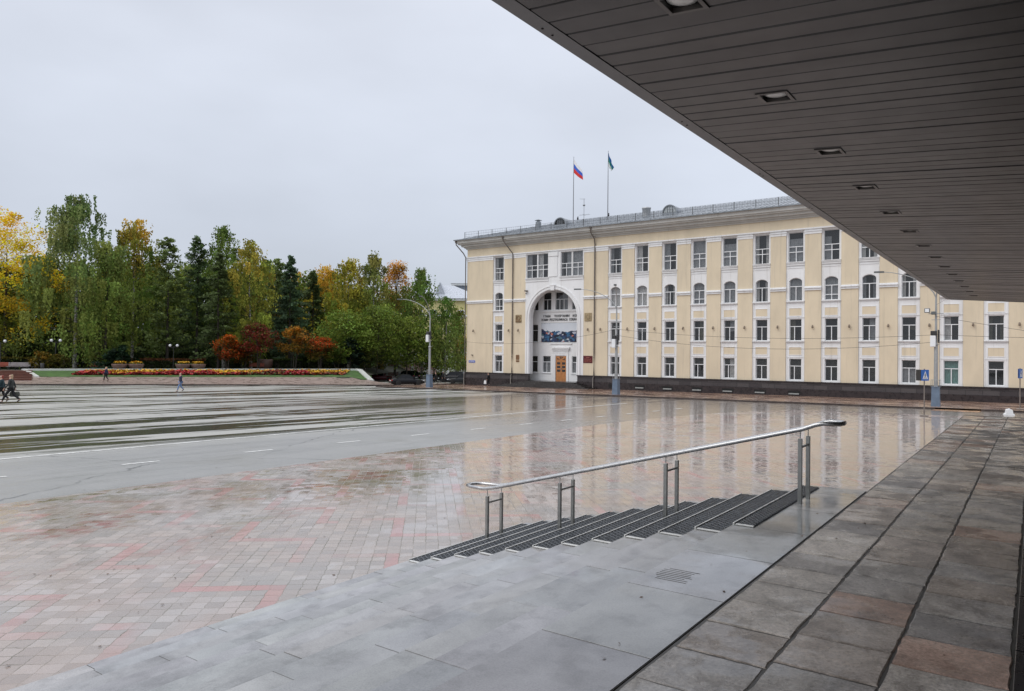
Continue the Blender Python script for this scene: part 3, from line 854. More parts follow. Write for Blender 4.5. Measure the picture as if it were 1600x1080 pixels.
    # archivolt rings
for (r0, r1, d) in ((AR + .08, AR + .20, .14), (AR + .21, AR + .42, .09), (AR + .43, AR + .52, .15)):
    for i in range(n):
        a0, a1 = math.pi * i / n, math.pi * (i + 1) / n
        q = [(ACX - r * math.cos(a), zsp + r * math.sin(a)) for r, a in ((r0, a0), (r0, a1), (r1, a1), (r1, a0))]
        if q[3][0] < ARCX0 or q[2][0] > ARCX1 + .1: pass
        pf.add([(x, FY - .03 - d, z) for x, z in q] + [(x, FY - .029, z) for x, z in q], [(0, 1, 2, 3), (4, 5, 1, 0), (3, 2, 6, 7)])
    for s in (-1, 1):
        pf.box(ACX + s * r0, ACX + s * r1, FY - .03 - d, FY - .031, Zpl, zsp)
pf.box(ARCX0, P[0][0], FY - .03, FY + TH, zsp + .0005, W4[0]); pf.box(P[-1][0], ARCX1, FY - .03, FY + TH, zsp + .0005, W4[0])
pf.prism([(ACX - .24, zsp + AR - .06), (ACX + .24, zsp + AR - .06), (ACX + .34, zsp + AR + .52), (ACX - .34, zsp + AR + .52)], FY - .3, FY - .02)
pf.box(ACX - .40, ACX + .40, FY - .34, FY - .02, zsp + AR + .521, zsp + AR + .62)
# upper storey of the portal with two double windows
wl = [(cx(-40.42), cx(-37.93)), (cx(-36.52), cx(-34.08) - .03)]
pf.box(ARCX0 + .002, wl[0][0], FY - .03, FY + .8, W4[0] + .001, Zcap1 - .13)
pf.box(wl[0][1], wl[1][0], FY - .03, FY + .8, W4[0] + .001, Zcap1 - .13)
pf.box(wl[1][1], ARCX1 - .002, FY - .03, FY + .8, W4[0] + .001, Zcap1 - .13)
for a, b_ in wl:
    pf.box(a, b_, FY - .03, FY + .8, W4[1], Zcap1 - .13)
    for d, z0, h in ((.20, -.07, .07), (.14, -.2, .11), (.08, -.46, .20)): pf.box(a - .1, b_ + .1, FY - .03 - d, FY - .031, W4[0] + z0, W4[0] + z0 + h)
    m = (a + b_) / 2
    for k, (p, q) in enumerate(((a, m - .06), (m + .06, b_))):
        c_ = (p + q) / 2; hw = (q - p) / 2
        window(c_, W4[0], W4[1], hw, FY + .14, (cv(11.42), cv(11.0)), ((c_, W4[0], cv(11.42)),), curtain=(random.choice(['full', 'left', 'right']), random.choice([0, 1]), 0, 0))
    pf.box(m - .0595, m + .0595, FY + .08, FY + .3, W4[0] + .001, W4[1] - .001)
pf.box(cx(-37.82), cx(-36.87), FY - .10, FY - .031, W4[0] + .05, cv(12.15))
pf.box(cx(-37.86), cx(-36.8), FY - .17, FY - .031, cv(12.17), cv(12.55))
pf.build('portal', M_white, gb)
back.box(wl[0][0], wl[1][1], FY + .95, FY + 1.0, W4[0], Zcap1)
RY = FY + 2.0
rc_ = LB(); RZ0, RZ1, RX0, RX1 = cv(.30), cv(9.5), cx(-41.3), cx(-33.4)
rc_.box(RX0 - .2, RX0, FY + TH, RY + .3, RZ0, RZ1); rc_.box(RX1, RX1 + .2, FY + TH, RY + .3, RZ0, RZ1)
rc_.box(RX0 - .2, RX1 + .2, FY + TH, RY + .3, RZ1, RZ1 + .2)
# rear wall of the recess built around its openings
ops = []
def mir(x): return 2 * ACX - x
g2 = (cx(-39.46), cx(-38.52)); g2m = (mir(g2[1]), mir(g2[0]))
gl = (cx(-40.72), cx(-40.03)); glm = (mir(gl[1]), mir(gl[0]))
dr = (ACX - .80, ACX + .80)
def row(z0, z1, openings):
    x = RX0
    for a, b_ in sorted(openings):
        rc_.box(x, a, RY, RY + .3, z0, z1); x = b_
    rc_.box(x, RX1, RY, RY + .3, z0, z1)
za, zb_ = cv(1.08), cv(2.70)
row(RZ0, za, [dr]); row(za, zb_, [gl, g2, dr, g2m, glm]); rc_.box(RX0, RX1, RY, RY + .3, zb_, cv(4.07))
row(cv(4.07), cv(5.79), [gl, glm]); rc_.box(RX0, RX1, RY, RY + .3, cv(5.79), cv(7.17))
ul = (cx(-39.43), cx(-38.5)); um = (cx(-38.03), cx(-36.6)); ur = (mir(ul[1]), mir(ul[0])); sl_ = (cx(-40.9), cx(-40.0)); sr_ = (mir(sl_[1]), mir(sl_[0]))
row(cv(7.17), cv(8.9), [sl_, ul, um, ur, sr_]); rc_.box(RX0, RX1, RY, RY + .3, cv(8.9), RZ1)
rc_.box(RX0, RX1, RY - .12, RY - .001, cv(6.98), cv(7.12))
rc_.box(cx(-38.35), cx(-36.3), RY - .28, RY - .001, cv(3.42), cv(3.56)); rc_.box(cx(-38.28), cx(-36.37), RY - .2, RY - .001, cv(3.3), cv(3.418)); rc_.box(cx(-38.2), cx(-36.45), RY - .12, RY - .001, cv(3.15), cv(3.298))
rc_.box(dr[0] - .32, dr[0] - .02, RY - .10, RY - .001, RZ0, cv(2.93)); rc_.box(dr[1] + .02, dr[1] + .32, RY - .10, RY - .001, RZ0, cv(2.93)); rc_.box(dr[0] - .32, dr[1] + .32, RY - .12, RY - .001, cv(2.931), cv(3.03))
rc_.box(dr[0] - .02, dr[1] + .02, RY - .08, RY + .3, cv(2.77), cv(2.93))
for a, b_ in (gl, glm): rc_.box(a - .1, b_ + .1, RY - .1, RY - .001, cv(4.07) - .12, cv(4.07) - .02)
for a, b_ in (gl, g2, g2m, glm): rc_.box(a - .08, b_ + .08, RY - .1, RY - .001, za - .11, za - .02)
rc_.box(cx(-38.52), cx(-36.1), RY - .14, RY - .001, cv(3.86), cv(3.98))
rc_.build('recess', M_white, gb)
yw = RY + .10
zt = cv(2.12)
for a, b_ in (gl, glm): window((a + b_) / 2, za, zb_, (b_ - a) / 2, yw, (zt,), ())
for a, b_ in (g2, g2m): window((a + b_) / 2, za, zb_, (b_ - a) / 2, yw, (zt,), (((a + b_) / 2, za, zt),), curtain=('full', 1, .35, 0))
for a, b_ in (gl, glm): window((a + b_) / 2, cv(4.07), cv(5.79), (b_ - a) / 2, yw, (cv(5.2),), ())
for a, b_ in (sl_, ul, ur, sr_): window((a + b_) / 2, cv(7.17), cv(8.9), (b_ - a) / 2, yw, (cv(8.2),), (((a + b_) / 2, cv(7.17), cv(8.2)),))
a, b_ = um; window((a + b_) / 2, cv(7.17), cv(8.9), (b_ - a) / 2, yw, (cv(8.2),), ((a + (b_ - a) / 3, cv(7.17), cv(8.2)), (a + (b_ - a) * 2 / 3, cv(7.17), cv(8.2))), curtain=('right', 1, 0, 0))
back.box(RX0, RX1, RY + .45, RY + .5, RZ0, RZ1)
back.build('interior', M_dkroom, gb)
# wooden double door with a fanlight
M_wood = plain('varnished_orange_wood', (0.48, 0.20, 0.065), .35, var=.2, scale=4)
M_dglass = plain('dark_door_glass', (0.03, 0.03, 0.032), .1, var=.2)
d = LB(); D0, D1, DZ0, DZ1 = dr[0], dr[1], RZ0, cv(2.77)
d.box(D0, D1, RY + .02, RY + .09, DZ0, DZ1)
dp = d.build('door', M_wood, gb)
zf = cv(2.3)
pn = LB()
for s in (-1, 1):
    for r in range(3):
        z0 = cv(1.18) + r * .44 * 1.05
        pn.box(ACX + s * .13, ACX + s * .62, RY + .012, RY + .0195, z0, z0 + .30)
    pn.add([(ACX + s * .05, RY + .012, zf + .08), (ACX + s * .28, RY + .012, zf + .42), (ACX + s * .05, RY + .012, zf + .46)], [(0, 1, 2)])
    pn.add([(ACX + s * .12, RY + .012, zf + .08), (ACX + s * .62, RY + .012, zf + .08), (ACX + s * .60, RY + .012, zf + .28)], [(0, 1, 2)])
pn.build('door_glass', M_dglass, dp)
pn = LB(); pn.box(D0, D1, RY - .005, RY + .0115, zf - .05, zf + .03); pn.box(ACX - .012, ACX + .012, RY + .005, RY + .0185, DZ0 + .1, zf - .06)
for s in (-1, 1): pn.box(ACX + s * .12, ACX + s * .63, RY + .004, RY + .0185, DZ0 + .15, DZ0 + .75, .004)
pn.build('door_moulding', M_wood, dp)
pn = LB()
for s in (-1, 1): pn.box(ACX + s * .045, ACX + s * .075, RY - .03, RY + .011, cv(1.35), cv(1.6))
pn.build('handle', M_steel, dp)

# plinth, basement niches, entrance steps
pl = LB(); pld = LB(); nic = LB(); PX0 = cx(-40.05); PX1 = cx(-34.55)
for a, b_ in ((BX0 - .10, PX0), (PX1, BX1)):
    pl.box(a, b_, FY - .16, FY + .3, -.42, Zpl - .14)
    pld.box(a - .03, b_ + .03, FY - .26, FY + .3, Zpl - .139, Zpl - .001)
    pld.box(a - .04, b_ + .04, FY - .24, FY + .3, -2.2, -.421)
pl.box(BX0 - .10, BX0 + .4, FY + .301, FY + 20, -2.2, Zpl - .14)
pld.box(BX0 - .13, BX0 + .4, FY + .301, FY + 20, Zpl - .139, Zpl - .001)
pl.build('plinth', M_plinth, gb); pld.build('plinth_trim', M_pldark, gb)
M_sill = plain('pale_basement_sill', (.32, .33, .32), .5)
for k, xb in enumerate(bays[1:8]):
    b = LB(); b.box(xb - .62, xb + .62, FY - .246, FY - .2405, -1.02, -.62); w_ = b.build('basement_window', M_black, gb)
    if k > 0: b = LB(); b.box(xb - .5, xb + .5, FY - .40, FY - .247, -.98, -.86); b.build('sill', M_sill, w_)
es = LB(); nst = 6; zg = gz(ACX, FY - 3)
for i in range(nst):
    z1 = RZ0 - (RZ0 - zg) * i / nst - .01; e_ = i * .62
    es.box(PX0 - .0 - e_ * 1.35, PX1 + e_ * 1.1, FY - .9 - i * .36, RY if i == 0 else FY - .27, z1 - .28, z1)
es.box(PX0 + .002, PX1 - .002, FY - .26, RY + .3, -2, RZ0 - .02)
es.build('entrance_steps', plain('dark_wet_granite_steps', (0.05, 0.045, 0.042), .22, var=.3, scale=2), gb)

# cornice and roof
co_ = LB()
for (z0, z1, d) in ((Zfr, Zfr + .16, .15), (Zfr + .161, Zfr + .34, .32), (Zfr + .341, Zfr + .62, .62), (Zfr + .621, Zfr + .78, .95), (Zfr + .781, Zfr + 1.12, 1.12), (Zfr + 1.121, Zfr + 1.26, 1.25)):
    co_.box(BX0 - d, BX1, FY - d, FY + 20, z0, z1)
co_.build('cornice', M_corn, gb)
rf = LB(); ez = Zfr + 1.27; ex = 1.4
x0, x1, y0, y1 = BX0 - ex, BX1 + .2, FY - ex, FY + 21
yr = FY + 9.5; zr = ez + (yr - y0) * .285; xr = x0 + (yr - y0)
rf.add([(x0, y0, ez), (x1, y0, ez), (x1, yr, zr), (xr, yr, zr)], [(0, 1, 2, 3)])
rf.add([(x0, y1, ez), (x0, y0, ez), (xr, yr, zr)], [(0, 1, 2)])
rf.add([(x1, y1, ez), (x0, y1, ez), (xr, yr, zr), (x1, yr, zr)], [(0, 1, 2, 3)])
rf.box(x0, x1, y0, y0 + .12, ez - .11, ez - .012)
for k in range(110):
    x = x0 + 1.6 + k * .62
    if x > x1: break
    t_ = min((x - x0) / (xr - x0), 1.0)
    ya = y0 + .1; yb = y0 + (yr - y0) * t_
    h = lambda y: ez + (y - y0) * .285
    rf.add([(x - .015, ya, h(ya)), (x + .015, ya, h(ya)), (x + .015, yb, h(yb)), (x - .015, yb, h(yb)), (x - .015, ya, h(ya) + .04), (x + .015, ya, h(ya) + .04), (x + .015, yb, h(yb) + .04), (x - .015, yb, h(yb) + .04)],
           [(4, 5, 6, 7), (0, 1, 5, 4), (1, 2, 6, 5), (3, 0, 4, 7)])
roof = rf.build('roof', M_roof, gb)
def rh(y): return ez + (y - y0) * .285
rl = LB(); yy = FY - .25; zb0 = rh(yy)
for k in range(31):
    x = BX0 - .3 + k * 2.32
    if x > BX1: break
    rl.box(x - .035, x + .035, yy - .03, yy + .03, zb0 - .02, zb0 + .80)
    for z in (.16, .45, .78): rl.tube([(x, yy, zb0 + z), (x + 2.28, yy, zb0 + z)], .014, 5)
    for j in range(1, 8): rl.tube([(x + j * .29, yy, zb0 + .16), (x + j * .29, yy, zb0 + .78)], .009, 4, cap=False)
rl.build('roof_railing', plain('dark_roof_railing', (.10, .105, .11), .5, var=.2), gb)
# barrel dormers, vents
def dormer(x, yf, r, ln, dark):
    zb1 = rh(yf) - .05
    b = LB(); n = 14
    for i in range(n):
        a0, a1 = math.pi * i / n, math.pi * (i + 1) / n
        p = [(x - r * math.cos(a), zb1 + .28 + r * math.sin(a)) for a in (a0, a1)]
        b.add([(p[0][0], yf, p[0][1]), (p[1][0], yf, p[1][1]), (p[1][0], yf + ln, p[1][1]), (p[0][0], yf + ln, p[0][1])], [(0, 1, 2, 3)], True)
        q = [(x - r * .86 * math.cos(a), zb1 + .28 + r * .86 * math.sin(a)) for a in (a0, a1)]
        b.add([(p[0][0], yf - .02, p[0][1]), (p[1][0], yf - .02, p[1][1]), (q[1][0], yf - .02, q[1][1]), (q[0][0], yf - .02, q[0][1])], [(0, 1, 2, 3)])
    b.box(x - r, x + r, yf, yf + ln, zb1 - .2, zb1 + .279)
    o = b.build('dormer', M_roof, gb)
    f = LB(); pts = [(x - r * .85 * math.cos(math.pi * i / 12), zb1 + .29 + r * .85 * math.sin(math.pi * i / 12)) for i in range(13)]
    f.add([(a, yf + .12, z) for a, z in pts], [tuple(range(13))])
    f.build('dormer_face', dark, o)
    f = LB()
    for s in (-.33, 0, .33): f.box(x + s * r - .03, x + s * r + .03, yf + .05, yf + .11, zb1 + .29, zb1 + .29 + r * (.85 ** 2 - s * s) ** .5 * .98)
    f.build('dormer_louvre', M_roof, o)
dormer(cx(-37.9), FY + 2.6, .92, 5, M_dkroom); dormer(cx(-26.5), FY + 2.6, .92, 5, plain('pale_dormer_face', (.4, .43, .44), .5))
b = LB(); x, y = cx(-41.1), FY + 4; z = rh(y); b.lathe([(.38, -.3), (.38, .75)], 14, (x, y, z)); b.lathe([(.2, .75), (.2, .95)], 10, (x, y, z)); b.lathe([(.5, .95), (.12, 1.12), (0, 1.14)], 14, (x, y, z)); b.build('roof_vent', M_roof, gb)
b = LB(); x, y = cx(-29.2), FY + 4; z = rh(y); b.lathe([(.50, -.3), (.50, .8), (.56, .82), (.56, .98), (0, 1.0)], 14, (x, y, z)); b.build('roof_vent', plain('pale_metal_vent', (.45, .46, .47), .35, metal=.3), gb)

# drainpipes
for x, kind in ((cx(-42.0), 0), (cx(-32.82), 0), (BX0 - .12, 1)):
    b = LB(); yt = FY - 1.25
    yb = FY - .14 if kind == 0 else FY - .22
    top = [(x - (.9 if kind == 0 else .95), yt, Zfr + 1.2), (x - (.85 if kind == 0 else .9), yt + .05, Zfr + .6), (x - .35 * (1 if kind == 0 else .8), FY - .4, Zfr - .5), (x, yb, Zfr - 1.1)] if kind == 0 and x < -50 or kind else [(x, yt, Zfr + 1.2), (x, yt + .06, Zfr + .5), (x, yb - .1, Zfr - .2), (x, yb, Zfr - .8)]
    b.tube(top + [(x, yb, 8), (x, yb, 3), (x, yb, Zpl), (x, FY - .34, Zpl - .35), (x, FY - .36, -1.2), (x + .05, FY - .55, -1.32)], .075, 8)
    b.lathe([(.09, -.35), (.17, 0)], 10, (top[0][0], top[0][1], top[0][2]))
    pipe = b.build('drainpipe', M_pipe, gb)
    b = LB()
    for z in (2.5, 5.5, 8.5, 11.5, 14.5): b.lathe([(.085, -.03), (.095, 0), (.085, .03)], 8, (x, yb, z))
    b.build('clamp', M_pipe, pipe)

# little wall lamps on the piers
M_lampw = plain('brown_wall_lamp', (.25, .20, .15), .5)
lamps = [cx(-46.9), cx(-42.45), cx(-41.3), cx(-33.5), cx(-32.2)] + [(bays[i] + bays[i + 1]) / 2 for i in range(1, 14)]
for x in lamps:
    z = cv(5.18); b = LB()
    b.box(x - .03, x + .03, FY - .16, FY - .001, z + .1, z + .16); b.lathe([(.05, -.16), (.10, -.12), (.08, .1), (.03, .17)], 8, (x, FY - .19, z))
    b.build('wall_lamp', M_lampw, gb)
# plaques, coat of arms panels, street sign
M_bronze = plain('pale_bronze_plaque', (.34, .26, .15), .4, metal=.3, var=.35, scale=6)
M_brown = plain('brown_plaque', (.22, .12, .06), .4, metal=.2, var=.3, scale=8)
M_red = plain('dark_red_sign', (.10, .008, .012), .25, var=.1)
M_gold = plain('faded_gold_letters', (.45, .16, .12), .4)
def plaque(name, x0, x1, z0, z1, mat, d=.05):
    b = LB(); b.box(x0, x1, FY - d, FY - .001, z0, z1, .012); return b.build(name, mat, gb)
q = plaque('relief_plaque', cx(-41.66), cx(-40.96), cv(5.95), cv(6.7), M_bronze, .08)
b = LB(); xx, zz = cx(-41.31), cv(6.36)
b.tube([(xx + .06 + .24 * math.cos(a), FY - .10, zz + .02 + .24 * math.sin(a)) for a in np.linspace(0, 6.28, 17)[:-1]], .045, 6, closed=True)
b.tube([(xx - .26, FY - .10, zz + .28), (xx - .34, FY - .10, zz), (xx - .24, FY - .10, zz - .28)], .04, 6); b.tube([(xx - .36, FY - .10, zz - .40), (xx + .36, FY - .10, zz - .40)], .05, 6)
b.build('relief', M_brown, q)
q = plaque('relief_plaque', cx(-33.86), cx(-33.14), cv(5.95), cv(6.7), M_bronze, .08)
b = LB(); xx = cx(-33.5)
b.prism([(xx - .26, zz + .22), (xx - .1, zz + .3), (xx + .14, zz + .26), (xx + .26, zz + .12), (xx + .2, zz - .16), (xx, zz - .32), (xx - .2, zz - .16)], FY - .12, FY - .081); b.build('relief', M_bronze, q)
q = plaque('portrait_plaque', cx(-41.57), cx(-41.18), cv(2.30), cv(2.78), M_brown)
q = plaque('portrait_plaque', cx(-41.57), cx(-41.18), cv(2.08), cv(2.24), M_brown)
q = plaque('name_board', cx(-33.98), cx(-33.02), cv(2.10), cv(2.76), M_red)
def on_building(o, loc): o.location = Vector(loc) - BO; return o
for i, s in enumerate(['КОМИ', 'РЕСПУБЛИКАСА', 'АДМИНИСТРАЦИЯ']):
    o = lettering(s, .2, (0, 0, 0), M_gold, q, width=(.45, .95, 1.0)[i]); o.location = Vector((cx(-33.5), FY - .055, cv(2.6) - .22 * i)) - BO
q = plaque('street_sign', cx(-47.5), cx(-46.68), cv(1.93), cv(2.16), plain('blue_street_sign', (.10, .16, .52), .35), .04)
o = lettering('КОММУНИСТИЧЕСКАЯ', .16, (0, 0, 0), M_pvc, q, width=.92); o.location = Vector((cx(-47.09), FY - .045, cv(2.045))) - BO
b = LB(); b.box(cx(-47.1), cx(-46.95), FY - .25, FY - .001, cv(2.68), cv(2.75)); b.build('camera_bracket', M_pipe, gb)
b = LB(); b.box(cx(-40.45), cx(-40.2), FY - .42, FY - .031, cv(8.93), cv(9.05)); b.box(cx(-40.44), cx(-40.38), FY - .2, FY - .031, cv(8.7), cv(8.78)); b.build('security_camera', M_pipe, gb)
# letters over the banner
M_blk = plain('black_letters', (.012, .012, .014), .4)
zL = cv(6.56)
for i, (s, x0, x1) in enumerate((('ГЛАВА', cx(-39.38), cx(-38.55)), ('ТЕСЕРТАНИН', cx(-38.12), cx(-36.42)), ('КОМИ', cx(-36.05), cx(-35.25)))):
    o = lettering(s, .42, (0, 0, 0), M_blk, gb, width=x1 - x0, extrude=.02); o.location = Vector(((x0 + x1) / 2, RY - .04, zL)) - BO
for i, (s, x0, x1) in enumerate((('КОМИ', cx(-39.58), cx(-38.82)), ('РЕСПУБЛИКАСА', cx(-38.66), cx(-36.62)), ('СОБРАНИЕ', cx(-36.42), cx(-35.1)))):
    o = lettering(s, .42, (0, 0, 0), M_blk, gb, width=x1 - x0, extrude=.02); o.location = Vector(((x0 + x1) / 2, RY - .04, zL - .46)) - BO

# banner hung in the recess (its picture: a blue town crowd under a pale sky)
def banner_mat():
    t = NT('printed_banner'); p = t.obj(); s = t.sep(p)
    vor = t.n('ShaderNodeTexVoronoi', {'Vector': t.mapping(p, scale=(1, 1, 1.3)), 'Scale': 2.9})
    rnd = t.sep(vor.outputs['Color'])
    pal = t.n('ShaderNodeValToRGB', {0: rnd[0]}); c = pal.color_ramp; c.interpolation = 'CONSTANT'
    cols = [(0.012, .025, .06), (.02, .06, .15), (.03, .12, .24), (.01, .012, .03), (.03, .05, .10), (.45, .48, .55), (.015, .03, .09), (.06, .13, .17)]
    c.elements[0].color = cols[0] + (1,); c.elements[1].position = .95; c.elements[1].color = (.5, .17, .12, 1)
    for i, k in enumerate(cols[1:]):
        e = c.elements.new(.13 * (i + 1)); e.color = k + (1,)
    skyl = t.mix(t.noise(p, 1.2, 3), (.55, .60, .66), (.72, .74, .78))
    edge = t.math('ADD', s[2], t.math('MULTIPLY', t.noise(p, 1.6, 3), .9))
    side = t.math('MULTIPLY', t.math('ABSOLUTE', s[0]), -.09)
    m = t.rng(t.math('ADD', edge, side), .46, .52)
    col = t.mix(m, pal.outputs[0], skyl)
    birds = t.n('ShaderNodeTexVoronoi', {'Vector': p, 'Scale': 2.2}).outputs[0]
    col = t.mix(t.math('MULTIPLY', t.rng(birds, .06, .09, 1, 0), m), col, (.12, .14, .17))
    return t.out(color=col, rough=.55)
bx0, bx1, bz0, bz1 = cx(-39.58), mir(cx(-39.58)), cv(4.07), cv(5.9)
bn = empty('banner', ((bx0 + bx1) / 2, RY - .07, (bz0 + bz1) / 2), 0, 'wide printed banner of blue figures under a pale sky hung over the entrance door', 'banner')
b = MB(); hw, hh = (bx1 - bx0) / 2, (bz1 - bz0) / 2; n = 24
for i in range(n):
    xa, xb_ = -hw + 2 * hw * i / n, -hw + 2 * hw * (i + 1) / n
    f = lambda x: .012 * math.sin(x * 3.1)
    b.add([(xa, f(xa), -hh), (xb_, f(xb_), -hh), (xb_, f(xb_), hh), (xa, f(xa), hh), (xa, f(xa) + .012, -hh), (xb_, f(xb_) + .012, -hh), (xb_, f(xb_) + .012, hh), (xa, f(xa) + .012, hh)], [(0, 1, 2, 3), (5, 4, 7, 6)])
b.build('canvas', banner_mat(), bn)
b = MB(); b.box(-hw - .03, hw + .03, .016, .04, hh - .03, hh + .03); b.box(-hw - .03, hw + .03, .016, .04, -hh - .03, -hh + .03); b.build('batten', M_pipe, bn)

# flags, antenna, birds on the roof
def flagpole(x, label, kind):
    y = FY + 4; z = rh(y) - .1; t = empty('flagpole', (x, y, z), 0, label, 'flagpole', None)
    b = MB(); H_ = cv(22.2) - z; b.tube([(0, 0, 0), (0, 0, H_ * .55), (0, 0, H_)], [.06, .05, .025], 8); b.lathe([(.0, H_ + .12), (.05, H_ + .06), (0, H_)], 8)
    b.build('pole', plain('grey_pole', (.22, .22, .23), .4, metal=.4) if 'grey_pole' not in bpy.data.materials else bpy.data.materials['grey_pole'], t)
    tm = NT('flag_cloth_' + kind); s = tm.sep(tm.n('ShaderNodeTexCoord').outputs['UV'])
    r = tm.n('ShaderNodeValToRGB', {0: s[1]}); c = r.color_ramp; c.interpolation = 'CONSTANT'
    if kind == 'tricolour': cc = [(.62, .035, .03), (.05, .13, .55), (.78, .78, .80)]
    else: cc = [(.70, .74, .74), (.02, .20, .16), (.015, .10, .30)]
    c.elements[0].color = cc[0] + (1,); c.elements[1].position = .667; c.elements[1].color = cc[2] + (1,); e = c.elements.new(.333); e.color = cc[1] + (1,)
    fm = tm.out(color=r.outputs[0], rough=.8)
    W_, F_ = (2.6, 1.75) if kind == 'tricolour' else (2.6, 1.8)
    N, K = 16, 8; me = bpy.data.meshes.new('flag'); vs = []; fs = []; uv = []
    for j in range(K + 1):
        for i in range(N + 1):
            u, v = i / N, j / K
            if kind == 'tricolour':
                # limp, falling away from the pole
                x_ = u * 1.35; z_ = H_ - .25 - (1 - v) * F_ * (1 + .1 * u) - u * 1.55 * (.75 + .5 * v) + .25 * u * u
                y_ = .14 * math.sin(u * 9 + v * 1.5) * u
            else:
                x_ = u * .72 * (1 - .35 * (1 - v)); z_ = H_ - .15 - (1 - v) * F_ * .95 - u * 1.9 * v - u * .7 * (1 - v)
                y_ = .16 * math.sin(u * 12 + v * 2) * (u ** .5)
            vs.append((x_ + .03, y_, z_)); uv.append((u, v))
    for j in range(K):
        for i in range(N): a = j * (N + 1) + i; fs.append((a, a + 1, a + N + 2, a + N + 1))
    me.from_pydata(vs, [], fs); ul_ = me.uv_layers.new()
    for l in me.loops: ul_.data[l.index].uv = uv[l.vertex_index]
    me.polygons.foreach_set('use_smooth', [True] * len(fs)); me.materials.append(fm)
    o = bpy.data.objects.new('flag', me); COL.objects.link(o); o.parent = t
flagpole(cx(-37.0), 'roof flagpole with a limp white, blue and red flag', 'tricolour')
flagpole(cx(-33.2), 'roof flagpole with a narrow hanging blue, green and white flag', 'green')
an = empty('antenna', (cx(-35.8), FY + 4, rh(FY + 4) - .1), 0, 'thin television antenna mast with cross arms standing between the two flagpoles', 'antenna')
b = MB(); b.tube([(0, 0, 0), (0, 0, 3.2)], .03, 6); b.build('mast', bpy.data.materials['grey_pole'], an)
b = MB(); b.tube([(-.7, .1, 3.25), (.15, 0, 3.12)], .018, 5); b.tube([(-.75, 0, 1.15), (.9, 0, 1.05)], .018, 5); b.tube([(.0, -.3, 1.12), (0, .4, 1.1)], .015, 5)
for k in range(-3, 5): b.tube([(k * .18, -.14, 1.12), (k * .18, .14, 1.1)], .01, 4)
b.lathe([(.0, 2.2), (.16, 2.28), (.16, 2.4), (0, 2.46)], 8); b.build('cross_arm', bpy.data.materials['grey_pole'], an)
def bird(x, lab):
    y = FY - .25; t = MB()
    t.lathe([(.0, -.12), (.05, -.1), (.075, -.02), (.06, .06), (.03, .10)], 8); t.lathe([(.0, .08), (.045, .11), (.04, .16), (0, .18)], 8, (.015, 0, 0)); t.add([(.04, 0, .13), (.10, -.01, .12), (.04, .01, .11)], [(0, 1, 2)])
    t.add([(-.04, -.03, -.08), (-.04, .03, -.08), (-.20, .02, -.2), (-.20, -.02, -.2)], [(0, 1, 2, 3)])
    o = t.build('bird', plain('dark_feathers', (.03, .03, .035), .7) if 'dark_feathers' not in bpy.data.materials else bpy.data.materials['dark_feathers'], loc=(x, y, zb0 + .92), rz=.6); o.scale = (1.5, 1.5, 1.5)
    tag(o, lab, 'bird', 'birds on the roof railing')
bird(cx(-31.4), 'small dark bird perched on the roof railing, right of the flags'); bird(cx(-34.6), 'small dark bird perched on the roof railing between the flagpoles')

# ------------------------------------------------------------------ park beyond the square
Fw = Vector((-.5810, .8139)); Rt = Vector((.8139, .5810))      # away from / across the park front
SKEW = .45
def loc2(lat, dep): return Fw * (dep + SKEW * (lat + 50)) + Rt * lat
def pk(px, dep):
    """park coordinate -> world xy for a photo column at a real distance"""
    a = (px - 800) / FOC; D = (dep + SKEW * 50) / (1 - SKEW * a)
    return loc2(a * D, dep)
def pz_(x, y):
    """park ground: the square's own slope, rising behind the flower bed"""
    p = Vector((x, y)); l = p.dot(Rt); d = p.dot(Fw) - SKEW * (l + 50)
    k = min(max((d - 82) / 16.0, 0), 1); k = k * k * (3 - 2 * k)
    side = min(max((-18.5 - l) / 4.0, 0), 1)
    return gz(x, y) * (1 - k * side) + (0.12) * k * side
def psheet(name, pts, mat, lift, nx=1, ny=1, kind='structure'):
    """quad patch given in (lateral, depth) corners, following the park ground"""
    b = MB(); a, b2, c, d = [Vector(p) for p in pts]
    for i in range(nx + 1):
        for j in range(ny + 1):
            u, v = i / nx, j / ny
            q = (a * (1 - u) + b2 * u) * (1 - v) + (d * (1 - u) + c * u) * v
            w = loc2(q.x, q.y); b.v.append((w.x, w.y, pz_(w.x, w.y) + lift))
    for i in range(nx):
        for j in range(ny): k = i * (ny + 1) + j; b.f.append((k, k + ny + 1, k + ny + 2, k + 1)); b.sm.append(True)
    return tag(b.build(name, mat), kind=kind)
M_pinkpave = plain('wet_pink_paving', (0.30, 0.235, 0.205), .3, var=.2, scale=1.2)
M_grass = plain('short_green_grass', (0.045, 0.10, 0.018), .8, var=.45, scale=1.2, bump=.6)
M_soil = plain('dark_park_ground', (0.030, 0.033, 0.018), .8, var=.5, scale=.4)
M_marble = plain('pale_marble_kerb', (0.60, 0.61, 0.58), .35, var=.1, scale=1)
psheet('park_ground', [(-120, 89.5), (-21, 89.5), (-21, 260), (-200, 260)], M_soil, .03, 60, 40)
psheet('park_pavement', [(-75, 79.5), (-9, 79.5), (-9, 91), (-75, 91)], M_pinkpave, .036, 30, 8)
psheet('park_path', [(-75, 96.5), (-23, 96.5), (-23, 99.4), (-75, 99.4)], plain('pale_wet_path', (.42, .42, .40), .25, var=.1), .05, 40, 4)
psheet('rear_path', [(-90, 108.0), (-24, 108.0), (-24, 111.5), (-90, 111.5)], bpy.data.materials['pale_wet_path'], .05, 40, 4)
